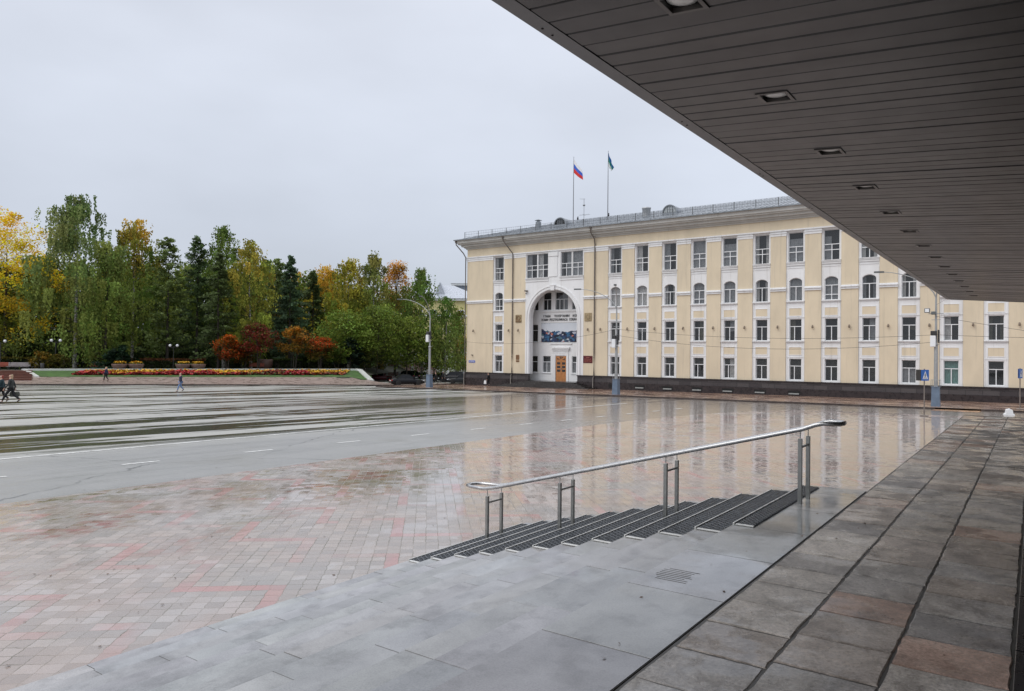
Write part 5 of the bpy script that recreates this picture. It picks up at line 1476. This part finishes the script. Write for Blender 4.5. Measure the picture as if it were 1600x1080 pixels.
# ------------------------------------------------------------------ people
def skin_mesh(name, V, Ed, Rd, mat, parent, sub=2):
    me = bpy.data.meshes.new(name); me.from_pydata([tuple(v) for v in V], Ed, []); me.update()
    o = bpy.data.objects.new(name, me); COL.objects.link(o)
    o.modifiers.new('skin', 'SKIN'); 
    for i, r in enumerate(Rd):
        sv_ = me.skin_vertices[0].data[i]; sv_.radius = r if isinstance(r, tuple) else (r, r); sv_.use_root = (i == 0)
    m = o.modifiers.new('sub', 'SUBSURF'); m.levels = sub; m.render_levels = sub
    dg = bpy.context.evaluated_depsgraph_get(); dg.update()
    nm = bpy.data.meshes.new_from_object(o.evaluated_get(dg)); bpy.data.objects.remove(o); bpy.data.meshes.remove(me)
    nm.materials.clear(); nm.materials.append(mat); nm.polygons.foreach_set('use_smooth', [True] * len(nm.polygons))
    r = bpy.data.objects.new(name, nm); COL.objects.link(r); r.parent = parent
    return r
M_skin = plain('skin', (.52, .31, .23), .55, var=.04)
def person(loc, rz, label, coat, trou, hair, stride=.35, scale=1.0, arms=(.25, -.25), coat_len=.0, shoe=None, hood=False, carry=None, hairlen=.0):
    """walks towards local +y; z=0 under the feet"""
    t = empty('person', loc, rz, label, 'person', 'people walking on the square'); t.scale = (scale,) * 3
    hipz = .90 - abs(stride) * .10
    legs = {}
    for s, k in ((-1, 1), (1, -1)):
        f = stride * k
        hip = (s * .09, 0, hipz); ank = (s * .08, f * 1.0, .09 + (.10 if k < 0 else 0)); kn = (s * .09, f * .45 + .07, .49 if k > 0 else .46)
        legs[s] = (hip, kn, ank, (s * .09, ank[1] + .16, ank[2] - .05 if k > 0 else .035))
    V = [(0, 0, hipz + .03), (0, .0, 1.12), (0, .01, 1.34), (0, .01, 1.45), (0, .02, 1.53), (0, .03, 1.62), (0, .02, 1.70)]
    Ed = [(0, 1), (1, 2), (2, 3), (3, 4), (4, 5), (5, 6)]; Rd = [(.15, .11), (.13, .10), (.15, .10), (.06, .06), (.058, .065), (.078, .095), (.06, .075)]
    Rd = [(a, b_) for a, b_ in Rd]
    V += [(0, .125, 1.605), (-.075, .03, 1.60), (.075, .03, 1.60), (0, .10, 1.545)]; n0 = 7
    Ed += [(5, 7), (5, 8), (5, 9), (4, 10)]; Rd += [(.016, .016), (.012, .02), (.012, .02), (.03, .02)]
    for s in (-1, 1):
        b0 = len(V); hip, kn, ank, toe = legs[s]
        V += [hip, kn, ank, toe]; Ed += [(0, b0), (b0, b0 + 1), (b0 + 1, b0 + 2), (b0 + 2, b0 + 3)]; Rd += [.085, .055, .038, (.04, .03)]
    hands = {}
    for s, sw_ in ((-1, arms[0]), (1, arms[1])):
        b0 = len(V); sh = (s * .18, 0, 1.38); el = (s * .24, sw_ * .35 - .02, 1.11); wr = (s * .23, sw_ + .07, .88)
        if s == 1 and carry: wr = (s * .25, sw_ + .05, .86)
        V += [sh, el, wr, (s * .225, sw_ + .10, .80)]; Ed += [(2, b0), (b0, b0 + 1), (b0 + 1, b0 + 2), (b0 + 2, b0 + 3)]; Rd += [.055, .042, .028, (.022, .036)]
        hands[s] = (s * .225, sw_ + .10, .80)
        for q in range(5):
            fy = -.03 + .018 * q if q < 4 else .045
            c0 = len(V); V += [(s * .225, sw_ + .10 + fy, .765 if q < 4 else .79), (s * .215, sw_ + .108 + fy * 1.1, .725 - .004 * (q % 3) if q < 4 else .755)]
            Ed += [(b0 + 3, c0), (c0, c0 + 1)]; Rd += [.009, .008]
    skin_mesh('body', V, Ed, Rd, M_skin, t, 2)
    # jacket
    V = [(0, 0, hipz + .0 - coat_len), (0, 0, hipz + .12), (0, 0, 1.15), (0, .0, 1.36), (0, .015, 1.47)]; Ed = [(0, 1), (1, 2), (2, 3), (3, 4)]; Rd = [(.19, .15), (.18, .14), (.165, .13), (.185, .125), (.08, .08)]
    for s, sw_ in ((-1, arms[0]), (1, arms[1])):
        b0 = len(V); V += [(s * .19, 0, 1.385), (s * .245, sw_ * .35 - .02, 1.11), (s * .232, sw_ + .055, .90)]; Ed += [(3, b0), (b0, b0 + 1), (b0 + 1, b0 + 2)]; Rd += [.075, .06, .048]
    if hood: V += [(0, -.01, 1.56), (0, .0, 1.67), (0, .01, 1.72)]; Ed += [(4, len(V) - 3), (len(V) - 3, len(V) - 2), (len(V) - 2, len(V) - 1)]; Rd += [(.10, .085), (.10, .10), (.05, .06)]
    skin_mesh('jacket', V, Ed, Rd, coat, t)
    V = [(0, 0, hipz + .06)]; Ed = []; Rd = [(.165, .125)]
    for s in (-1, 1):
        b0 = len(V); hip, kn, ank, toe = legs[s]; V += [hip, kn, (ank[0], ank[1], ank[2] + .03)]; Ed += [(0, b0), (b0, b0 + 1), (b0 + 1, b0 + 2)]; Rd += [.105, .075, .055]
    skin_mesh('trousers', V, Ed, Rd, trou, t)
    for s in (-1, 1):
        hip, kn, ank, toe = legs[s]
        skin_mesh('shoe', [(ank[0], ank[1] - .05, ank[2] - .035), (ank[0], ank[1] + .02, ank[2] - .02), (toe[0], toe[1], toe[2])], [(0, 1), (1, 2)], [(.045, .04), (.05, .045), (.045, .028)], shoe or M_cast, t, 1)
    if not hood:
        V = [(0, .0, 1.70), (0, -.035, 1.66), (0, -.05, 1.58), (0, -.05, 1.50 - hairlen)]
        skin_mesh('hair', V, [(0, 1), (1, 2), (2, 3)], [(.07, .075), (.092, .085), (.078, .06), (.05 + hairlen * .15, .035)], hair, t)
    return t, hands
def cloth(n, c, r=.8): return plain(n, c, r, var=.12, scale=9)
K_navy, K_black, K_dgrey, K_jean, K_teal = cloth('navy_cloth', (.018, .025, .06)), cloth('black_cloth', (.012, .012, .014)), cloth('dark_grey_cloth', (.035, .038, .038)), cloth('pale_blue_denim', (.16, .24, .42)), cloth('dark_teal_cloth', (.015, .04, .05))
H_red, H_blond, H_dark, H_brown = cloth('red_hair', (.24, .035, .02), .5), cloth('blond_hair', (.42, .29, .18), .5), cloth('dark_hair', (.02, .014, .01), .5), cloth('brown_hair', (.14, .08, .05), .5)
M_boot = plain('black_boots', (.012, .011, .011), .35)
dirL = math.atan2(-.77, -.64) - math.pi / 2     # walking to the left of the picture, a little to the camera
q = at(2.5, 628.5); person((q.x, q.y, q.z), dirL + .1, 'red haired person in a dark teal coat at the left edge beside a blond companion', K_teal, K_black, H_red, .36, 1.0, (.2, -.15), .12, M_boot, hairlen=.05)
q = at(17.0, 629.5); t, hd = person((q.x, q.y, q.z), dirL, 'person with blond hair and dark grey coat carrying a bag, striding at the left edge', K_dgrey, K_black, H_blond, .44, 1.04, (.22, -.22), .18, M_boot, hairlen=.12)
w_ = t.matrix_basis @ Vector((hd[-1][0] - .03, hd[-1][1], hd[-1][2]))
# bag in the far hand
hx = Vector(hd[1]); hw_ = (Matrix.Translation(t.location) @ Matrix.Rotation(dirL, 4, 'Z')) @ (hx * 1.04)
bg = empty('handbag', tuple(hw_), dirL, 'olive grey handbag carried by the blond person at the left edge', 'bag')
b = MB(); b.prism([(-.24, -.16), (.24, -.16), (.28, -.40), (.20, -.46), (-.2, -.46), (-.28, -.40)], -.07, .07, 'x'); b.build('pouch', cloth('olive_leather', (.06, .062, .05), .5), bg)
b = MB(); b.tube([(0, -.2, -.16), (0, -.08, -.01), (0, .08, -.01), (0, .2, -.16)], .010, 6); b.build('strap', M_cast, bg)
q = at(282, 612); person((q.x, q.y, q.z), dirL + .5, 'person in a dark navy jacket and pale blue jeans walking alone across the square', K_navy, K_jean, H_brown, .30, 1.0, (.1, -.1), .0, M_boot)
q = pk(167.5, 86); person((q.x, q.y, pz_(q.x, q.y) + .04), dirL - .2, 'person in navy jacket and black trousers walking in front of the flower bed', K_navy, K_black, H_blond, .22, 1.02, (.12, -.12), .0, M_boot)
q = at(681, 600.5); person((q.x, q.y, q.z), dirL - .4, 'person all in black on the zebra crossing, nearer the street lamp', K_black, K_black, H_dark, .30, 1.0, (.15, -.15), .06, M_boot)
q = at(692, 599.5); person((q.x, q.y, q.z), dirL + 2.8, 'person all in black on the zebra crossing, second from the street lamp', K_black, K_black, H_dark, .32, 1.03, (.15, -.15), .10, M_boot, hood=True)
q = Vector((cx(-44.0) - 2.4, FY - 2.4)); person((q.x + 3.0, q.y, gz(q.x, q.y) + .13), R(95), 'person in a dark coat with a pale bag standing left of the entrance steps', K_black, K_black, H_dark, .08, 1.0, (.05, -.05), .2, M_boot)
bg = empty('carrier_bag', (q.x + 3.0 - .3, q.y - .32, gz(q.x, q.y) + .13 + .80), 0, 'white carrier bag held beside the building plinth, left of the steps', 'bag')
b = MB(); b.prism([(-.14, -.08), (.14, -.08), (.18, -.5), (-.18, -.5)], -.06, .06); b.build('sack', M_pvc, bg)
b = MB(); b.tube([(-.1, 0, -.08), (0, 0, .06), (.1, 0, -.08)], .008, 6); b.build('handle', M_pvc, bg)

# ------------------------------------------------------------------ cars
def carpaint(n, c, rough=.18):
    t = NT(n); nz = t.noise(t.pos(), 6, 3); return t.out(color=t.mix(1.0, tuple(c), t.rng(nz, .3, .7, .9, 1.08), 'MULTIPLY'), rough=rough, spec=.25, metal=.0, coat=.12, coat_rough=.04)
M_tyre = plain('black_tyre', (.014, .014, .014), .8); M_rim = plain('grey_alloy_rim', (.38, .39, .40), .35, metal=.7)
M_cglass = plain('dark_car_glass', (.006, .007, .009), .04, var=.1, spec=.3); M_tail = plain('red_tail_lamp', (.30, .012, .012), .2); M_head = plain('clear_head_lamp', (.6, .62, .64), .1)
def car(loc, rz, label, paint, L=4.5, Wd=1.78, Hc=1.44, kind='sedan', name='parked_car', group=None):
    """front towards local +y"""
    t = empty(name, loc, rz, label, 'car', group); h = Wd / 2
    hood = .80 if kind != 'suv' else 1.02; belt = .90 if kind != 'suv' else 1.10
    # stations along the car: y, half width, top of body, bottom
    st_ = [(-L / 2, .60, .62, .42), (-L / 2 + .05, .78, belt - .06, .30), (-L / 2 + .35, .92, belt, .24), (-L * .30, .98, belt + .01, .22), (-L * .1, 1, belt, .20), (L * .08, 1, belt - .01, .20), (L * .20, .99, belt - .05, .20),
           (L * .32, .96, hood - .02, .22), (L / 2 - .28, .90, hood - .12, .24), (L / 2 - .06, .78, .62, .28), (L / 2, .62, .52, .36)]
    if kind == 'hatch' or kind == 'suv': st_[1] = (-L / 2 + .04, .84, belt - .02, .30)
    b = MB(); secs = []
    for y, w, zt, zb_ in st_:
        a = h * w
        secs.append([(-a * .93, y, zb_), (-a, y, zb_ + .12), (-a * 1.0, y, (zb_ + zt) / 2), (-a * .985, y, zt - .12), (-a * .90, y, zt - .01), (-a * .4, y, zt + .025), (a * .4, y, zt + .025), (a * .90, y, zt - .01), (a * .985, y, zt - .12), (a * 1.0, y, (zb_ + zt) / 2), (a, y, zb_ + .12), (a * .93, y, zb_)])
    n = 12; vs = [p for s in secs for p in s]; fs = []
    for i in range(len(secs) - 1):
        for k in range(n): fs.append((i * n + k, i * n + (k + 1) % n, (i + 1) * n + (k + 1) % n, (i + 1) * n + k))
    b.add(vs, fs, True); b.add(secs[0], [tuple(range(n))]); b.add(secs[-1], [tuple(range(n))[::-1]])
    b.build('body', paint, t)
    yr0, yr1 = (-L * .36, -L * .17) if kind == 'sedan' else (-L / 2 + .12, -L * .40)
    yf0, yf1 = L * .21, L * .05
    z0, z1 = belt - .02, Hc
    R4 = [(-h * .90, yr0, z0), (-h * .72, yr1, z1 - .03), (-h * .70, (yr1 + yf1) / 2, z1), (-h * .73, yf1, z1 - .05), (-h * .90, yf0, z0 - .04)]
    # glasshouse and roof panel
    b = MB(); rgt = [(-x, y, z) for x, y, z in R4]
    b.add(R4 + rgt, [(0, 1, 2, 3, 4), (9, 8, 7, 6, 5), (0, 5, 6, 1), (3, 8, 9, 4)]); g = b.build('window', M_cglass, t)
    b = MB(); q4 = [(x * 1.02, y, z + .012) for x, y, z in R4[1:4]]; q5 = [(-x, y, z) for x, y, z in q4]; mid = [(0, y, z + .03) for x, y, z in q4]
    b.add(q4 + mid + q5, [(0, 1, 4, 3), (1, 2, 5, 4), (3, 4, 7, 6), (4, 5, 8, 7)], True)
    for s in (-1, 1):
        for p0, p1, r in ((R4[0], R4[1], .035), (R4[4], R4[3], .03), (((R4[0][0] + R4[4][0]) / 2, (yr1 + yf1) / 2 - .1, z0), ((R4[2][0]), (yr1 + yf1) / 2 - .12, z1 - .01), .028), (R4[1], R4[2], .025), (R4[2], R4[3], .025)):
            b.tube([(p0[0] * -s, p0[1], p0[2]), (p1[0] * -s, p1[1], p1[2])], r, 6)
    b.build('roof', paint, t)
    for sx_ in (-1, 1):
        for yw_ in (-L * .30, L * .31):
            b = MB(); r = .32 if kind != 'suv' else .37
            prof = [(r * .62, -.10), (r, -.09), (r, .09), (r * .62, .10)]
            bb = MB(); bb.lathe(prof, 20); vs = [(sx_ * (h - .10) + z, yw_ + x, r + y) for x, y, z in bb.v]; b.add(vs, bb.f, True); wl_ = b.build('wheel', M_tyre, t)
            b = MB(); bb = MB(); bb.lathe([(r * .64, .085), (r * .56, .10), (r * .2, .07), (0, .075)], 16)
            b.add([(sx_ * (h - .10) + z * sx_, yw_ + x, r + y) for x, y, z in bb.v], bb.f, True); b.build('rim', M_rim, wl_)
            b = MB(); bb = MB(); bb.lathe([(r * 1.12, -.02), (r * 1.12, .0), (r * .9, .004)], 20)
            b.add([(sx_ * (h + .004) - sx_ * .02 + z * sx_, yw_ + x, r + .03 + y) for x, y, z in bb.v], bb.f); b.build('wheel_arch', M_black, t)
        b = MB(); b.box(sx_ * h * .50, sx_ * h * .86, -L / 2 - .012, -L / 2 + .12, belt - .30, belt - .13, .02); b.build('tail_lamp', M_tail, t)
        b = MB(); b.box(sx_ * h * .45, sx_ * h * .82, L / 2 - .22, L / 2 - .01, .56, .70, .02); b.build('head_lamp', M_head, t)
        b = MB(); b.box(sx_ * (h + .01), sx_ * (h + .17), L * .17, L * .17 + .12, belt - .02, belt + .12, .03); b.build('mirror', paint, t)
    b = MB(); b.box(-.26, .26, -L / 2 - .03, -L / 2 - .005, .58, .69); b.build('number_plate', M_pvc, t)
    b = MB(); b.box(-h * .8, h * .8, -L / 2 - .04, -L / 2 + .1, .26, .42, .03); b.box(-h * .8, h * .8, L / 2 - .1, L / 2 + .03, .24, .40, .03); b.build('bumper', paint, t)
    b = MB(); b.box(-h * .85, h * .85, -L / 2 + .3, L / 2 - .3, .15, .22); b.build('underbody', M_black, t)
    return t
q = at(631, 602.3); q2 = Vector((q.x - .6, q.y + 1.2))
car((q2.x, q2.y, gz(q2.x, q2.y)), math.atan2(.85, .53) - math.pi / 2, 'black saloon car with a wet shining roof driving at the far edge of the square', carpaint('black_car_paint', (.006, .006, .008), .1), name='saloon_car')
CG = 'cars parked behind the trees'
def farcar(px, dep, rz, label, col, kind, pn):
    p = far(px, dep, 0); z = gz(p.x, p.y)
    car((p.x, p.y, z + .02), rz, label, carpaint(pn, col), kind=kind, Hc=1.72 if kind == 'suv' else 1.46, group=CG)
side_ = math.atan2(Rt.y, Rt.x) - math.pi / 2
farcar(594, 122, side_ + .2, 'dark red car parked between trunks, farthest left of the parked cars', (.09, .008, .012), 'sedan', 'dark_red_paint')
farcar(636, 124, side_ + 2.5, 'tall black off road car parked behind the driving black saloon', (.012, .016, .015), 'suv', 'black_green_paint')
farcar(668, 131, side_ + .1, 'silver white car parked just left of the street lamp', (.42, .43, .43), 'hatch', 'silver_white_paint')
farcar(691, 126, side_ - .1, 'dark grey car parked behind the people on the zebra crossing', (.05, .052, .055), 'sedan', 'dark_grey_paint')
farcar(708, 118, side_ + 2.9, 'black car parked under the thin birches by the building corner', (.010, .010, .012), 'suv', 'deep_black_paint')
farcar(723, 110, side_ + 3.1, 'dark car half hidden behind the beige building corner', (.018, .02, .022), 'sedan', 'graphite_paint')
for px, c, lab, pn in ((142, (.5, .5, .5), 'pale car glimpsed between the tallest birch trunks', 'pale_paint_a'), (128, (.35, .36, .38), 'grey car glimpsed left of the tallest birch trunk', 'grey_paint_b')):
    p = pk(px, 117); car((p.x, p.y, pz_(p.x, p.y) + .05), side_ + .1, lab, carpaint(pn, c), kind='hatch', group='cars glimpsed through the park')

# ------------------------------------------------------------------ street lamps, signs, cables
M_post = plain('pale_grey_lamp_post', (.36, .37, .37), .45, metal=.2, var=.12); M_base = plain('blue_grey_lamp_base', (.13, .18, .25), .5, var=.15)
M_lum = plain('dark_luminaire', (.12, .13, .13), .4)
LYY = 64.6
def street_lamp(x, label, white=False):
    z = gz(x, LYY) + .13; t = empty('street_lamp', (x, LYY, z), 0, label, 'street lamp', 'street lamps along the kerb')
    b = MB(); b.add([(-.30, -.30, 0), (.30, -.30, 0), (.30, .30, 0), (-.30, .30, 0), (-.26, -.26, 1.45), (.26, -.26, 1.45), (.26, .26, 1.45), (-.26, .26, 1.45)], [(3, 2, 1, 0), (4, 5, 6, 7), (0, 1, 5, 4), (1, 2, 6, 5), (2, 3, 7, 6), (3, 0, 4, 7)])
    b.box(-.29, .29, -.29, .29, 1.451, 1.50); b.build('base', M_base, t)
    top = 8.4
    b = MB(); b.tube([(0, 0, 1.4), (0, 0, 4.7)], [.145, .13], 12); b.tube([(0, 0, 4.7), (0, 0, 4.85), (0, 0, top)], [.10, .09, .065], 12)
    b.lathe([(.13, 0), (.18, .02), (.18, .14), (.10, .16)], 12, (0, 0, 4.66))
    b.build('pole', M_post, t)
    b = MB()
    b.tube([(.34 * math.cos(a), .34 * math.sin(a), 2.02) for a in np.linspace(0, 6.283, 13)[:-1]], .015, 5, closed=True)
    for a in range(8): b.tube([(.34 * math.cos(a * .785), .34 * math.sin(a * .785), 1.5), (.34 * math.cos(a * .785), .34 * math.sin(a * .785), 2.02)], .012, 4)
    b.build('guard', M_post, t)
    for d, ln, up in ((Vector((-.96, -.28, 0)), 3.7, 2.1), (Vector((.42, -.90, 0)), 3.4, 2.1)):
        pts = []
        for u in np.linspace(0, 1, 9): pts.append(tuple(d * (ln * (u ** 1.55)) + Vector((0, 0, top - .1 + up * math.sin(u * 1.45)))))
        b = MB(); b.tube(pts, [.05 - .025 * k / 8 for k in range(9)], 8); arm = b.build('arm', M_post, t)
        e_ = Vector(pts[-1]); b = MB(); s = Vector((-d.y, d.x, 0)) * .12
        q = [e_ - s - d * .1, e_ + s - d * .1, e_ + s * 1.1 + d * .6, e_ - s * 1.1 + d * .6]
        b.add([v + Vector((0, 0, -.07)) for v in q] + [v + Vector((0, 0, .05)) for v in q], [(3, 2, 1, 0), (4, 5, 6, 7), (0, 1, 5, 4), (1, 2, 6, 5), (2, 3, 7, 6), (3, 0, 4, 7)])
        b.build('luminaire', M_lum, arm)
    zb1 = 5.35 if not white else 6.1
    b = MB(); b.box(-.36, -.0, -.32, -.12, zb1 - .8, zb1 + .05, .03); b.build('cabinet', M_pvc, t)
    b = MB(); b.box(-.34, .05, -.30, -.10, zb1 + .06, zb1 + .42, .04); b.box(.12, .24, -.14, .0, zb1 - .5, zb1 + .5, .03); b.build('loudspeaker', M_cast, t)
    if not white:
        b = MB(); b.box(-.5, .5, -.03, .03, 7.06, 7.12); b.box(-.30, .30, -.03, .03, 6.6, 6.64); b.build('bracket', M_post, t)
    return t
street_lamp(-57.9, 'double armed street lamp nearest the trees, beside the zebra crossing', True)
street_lamp(-33.5, 'double armed street lamp in front of the fourth window strip right of the entrance')
t3 = street_lamp(-6.25, 'double armed street lamp with floodlights by the pedestrian sign')
b = MB(); b.box(-.75, -.38, -.40, -.12, 7.15, 7.5, .03); b.box(-.3, .02, -.38, -.14, 7.0, 7.25, .03); b.build('floodlight', M_lum, t3)
b = MB(); b.box(-.70, -.43, -.405, -.401, 7.2, 7.45); b.build('floodlight_glass', M_pvc, t3)

M_sblue = plain('blue_sign_face', (.02, .12, .42), .35, var=.05); M_wht = plain('white_sign_print', (.75, .77, .8), .4, var=.03); M_pole = plain('thin_grey_sign_post', (.20, .17, .15), .5, var=.2)
def ped_sign(loc, label, h, sheets, rz=0):
    t = empty('pedestrian_sign', loc, rz, label, 'road sign', 'pedestrian crossing signs'); b = MB()
    b.tube([(0, 0, 0), (0, 0, h)], .035, 8); b.box(-.22, .22, -.18, .18, 0, .10, .02); b.build('post', M_pole, t)
    for ang, z in sheets:
        M3 = Matrix.Rotation(ang, 3, 'Z'); s = .34
        def tr(p): return tuple(M3 @ Vector(p))
        b = MB(); b.box(-s, s, -.062, -.04, z - s, z + s); b.v = [tr(v) for v in b.v]; pl_ = b.build('sign_plate', M_sblue, t)
        b = MB(); y = -.066
        b.add([tr(p) for p in [(-s * .72, y, z - s * .7), (s * .72, y, z - s * .7), (0, y, z + s * .78)]], [(0, 1, 2)]); b.build('triangle', M_wht, pl_)
        b = MB(); y = -.07   # walking figure on stripes
        for k in range(3): b.add([tr(p) for p in [(-.17 + .13 * k, y, z - .21), (-.11 + .13 * k, y, z - .21), (-.12 + .11 * k, y, z - .16), (-.155 + .11 * k, y, z - .16)]], [(0, 1, 2, 3)])
        for P in ([(-.02, .12), (.03, .12), (.03, .07), (-.02, .07)], [(-.04, .06), (.04, .05), (.03, -.04), (-.03, -.04)], [(-.03, -.04), (.01, -.04), (-.06, -.16), (-.09, -.15)], [(0, -.04), (.03, -.04), (.08, -.15), (.05, -.16)], [(.03, .05), (.04, .02), (.10, -.01), (.09, .02)], [(-.04, .05), (-.03, .02), (-.09, -.02), (-.10, .0)]):
            b.add([tr((x, y, z + zz)) for x, zz in P], [(0, 1, 2, 3)])
        b.build('figure', M_cast, pl_)
    return t
q = at(1444, 651); s1 = ped_sign((q.x, q.y, q.z), 'blue pedestrian crossing sign on a loose stand in front of the street lamp', 2.95, ((R(60), 2.55),))
b = MB(); b.box(-.34, .34, -.012, .012, 2.21, 2.89); b.v = [tuple(Matrix.Rotation(R(-60), 3, 'Z') @ Vector(v) + Vector((-.32, .05, 0))) for v in b.v]; b.build('sign_back', M_cast, s1)
q = Vector((-.95, 64.2)); z = gz(*q) + .13
t = ped_sign((q.x, q.y, z), 'grey sign seen edge on on a thin post at the right edge of the photo', 3.0, ((R(75), 2.6), (R(-100), 2.6)))
# white plastic block by the kerb
q = Vector((-1.45, 58.2)); t = empty('plastic_block', (q.x, q.y, gz(*q)), R(15), 'white plastic road block standing at the end of the platform slabs', 'road block'); t.scale = (.68,) * 3
b = MB(); b.prism([(-.42, 0), (.42, 0), (.38, .12), (.28, .18), (.22, .52), (.12, .58), (-.12, .58), (-.22, .52), (-.28, .18), (-.38, .12)], -.34, .34); b.build('shell', M_pvc, t)
b = MB(); b.lathe([(.07, 0), (.07, .05), (0, .06)], 10, (0, 0, .58)); b.build('cap', M_pvc, t)

M_wire = plain('dark_cable', (.035, .03, .03), .6)
def cable(a, c, sag, label, r=.013):
    a = Vector(a); c = Vector(c); mid_ = a
    pts = [tuple(a.lerp(c, u) - a + Vector((0, 0, -sag * 4 * u * (1 - u)))) for u in np.linspace(0, 1, 18)]
    b = MB(); b.tube(pts, r, 5); o = b.build('overhead_cable', M_wire, loc=a); tag(o, label, 'cable', 'overhead cables')
zl1, zl2, zl3 = gz(-57.9, 64.6), gz(-33.5, 64.6), gz(-6.25, 64.6)
cable((BX0, FY - .4, 4.45), (-33.4, 64.5, zl2 + 6.5), .75, 'cable from the left building corner to the middle street lamp')
cable((-33.4, 64.5, zl2 + 6.5), (-6.3, 64.5, zl3 + 5.6), .55, 'upper cable between the middle and the right street lamps')
cable((-33.4, 64.5, zl2 + 5.9), (-6.3, 64.5, zl3 + 5.05), .9, 'lower cable between the middle and the right street lamps')
cable((-6.2, 64.5, zl3 + 5.6), (8, 66, 4.3), .1, 'lower cable running right from the right street lamp')
cable((-6.2, 64.5, zl3 + 7.0), (8, 66, 3.4), .1, 'upper cable sloping right from the right street lamp')
cable((-6.2, 64.5, zl3 + 7.9), (-3.4, FY - .3, 11.5), .3, 'thin wire rising from the right street lamp to the facade', .008)

# ------------------------------------------------------------------ buildings beyond the trees
M_yel = stucco('pale_yellow_stucco', (.62, .56, .27)); M_wst = stucco('white_lower_wall', (.72, .74, .75), .05)
M_wroof = plain('pale_wet_metal_roof', (.42, .45, .50), .3, metal=.2, var=.15)
def block(px0, px1, dep, zt, label, wallm, rows, cols_, roofh=2.2, low=None, depth=14, d2=None, name='apartment_building', frac=None):
    a = far(px0, dep, 0).xy; c = far(px1, d2 or dep, 0).xy; d = (c - a); ln = d.length; rz = math.atan2(d.y, d.x); z = gz(a.x, a.y) - .5
    t = empty(name, (a.x, a.y, z), rz, label, 'building'); H_ = zt - z
    b = MB(); b.box(0, ln, 0, depth, low or 0, H_); b.build('wall', wallm, t)
    if low: b = MB(); b.box(-.05, ln + .05, -.08, depth, 0, low - .002); b.build('lower_wall', M_wst, t)
    b = MB(); b.box(-.6, ln + .6, -.6, depth + .6, H_ + .002, H_ + .5); b.box(-.1, ln + .1, -.2, -.001, H_ * .80, H_ * .80 + .3); b.build('cornice', M_wst, t)
    b = MB(); m = depth / 2; b.add([(-.8, -.8, H_ + .5), (ln + .8, -.8, H_ + .5), (ln + .8, depth + .8, H_ + .5), (-.8, depth + .8, H_ + .5), (m, m, H_ + .5 + roofh), (ln - m, m, H_ + .5 + roofh)], [(0, 1, 5, 4), (1, 2, 5), (2, 3, 4, 5), (3, 0, 4)]); rf_ = b.build('roof', M_wroof, t)
    for r in range(rows):
        for k in range(cols_):
            x = ln * (k + .5) / cols_; zc = (low or 1.0) + 1.6 + r * (H_ - (low or 1) - 2.2) / max(rows - .3, 1)
            b = MB(); b.box(x - .85, x + .85, -.10, -.001, zc - .95, zc + .95); f = b.build('window', M_pvc, t)
            b = MB(); b.box(x - .70, x - .05, -.11, -.101, zc - .82, zc + .82); b.box(x + .05, x + .70, -.11, -.101, zc - .82, zc + .82); b.build('pane', M_cglass, f)
    return t, rf_, H_, ln
t, rf_, H_, ln = block(556, 752, 168, 14.8, 'pale yellow apartment building with metal roof and white ground floor behind the thin birches', M_yel, 3, 9, 3.6, 6.2)
b = MB(); x = ln * .66; b.add([(x - 1.6, 1.5, H_ + .6), (x + 1.6, 1.5, H_ + .6), (x, 1.5, H_ + 4.4), (x - 1.6, 6, H_ + .6), (x + 1.6, 6, H_ + .6), (x, 6, H_ + 4.4)], [(0, 1, 2), (0, 2, 5, 3), (1, 4, 5, 2)]); b.build('gable', M_wroof, rf_)
block(708, 760, 190, 20.3, 'grey blue flat roofed block rising behind the yellow building', plain('grey_blue_cladding', (.20, .23, .28), .6), 1, 3, .4)
# brick garden wall with a white coping
a = far(585, 148, 0); c = far(684, 150, 0); ln = (c - a).length; z = gz(a.x, a.y)
t = empty('brick_wall', (a.x, a.y, z - .5), math.atan2(c.y - a.y, c.x - a.x), 'low pinkish brick wall with pale piers behind the parked cars', 'wall')
tm = NT('pink_brick'); br = tm.n('ShaderNodeTexBrick', {'Vector': tm.mapping(tm.obj(), rot=(R(90), 0, 0)), 'Color1': (.28, .15, .13, 1), 'Color2': (.36, .21, .19, 1), 'Mortar': (.5, .46, .43, 1), 'Scale': 1.0, 'Brick Width': .9, 'Row Height': .32, 'Mortar Size': .03})
b = MB(); b.box(0, ln, 0, .4, 0, 3.6); b.build('masonry', tm.out(color=br.outputs[0], rough=.8), t); b = MB(); b.box(-.1, ln + .1, -.1, .5, 3.602, 3.8); b.build('coping', M_marble, t)
for k in range(6): b = MB(); b.box(k * ln / 5 - .25, k * ln / 5 + .25, -.12, -.001, 0, 3.6); b.build('pier', M_marble, t)
# long low pale building glimpsed through the trunks farther left
block(235, 560, 176, 4.2, 'long low pale building glimpsed between the trunks', stucco('pale_grey_render', (.55, .56, .57)), 1, 16, .8)
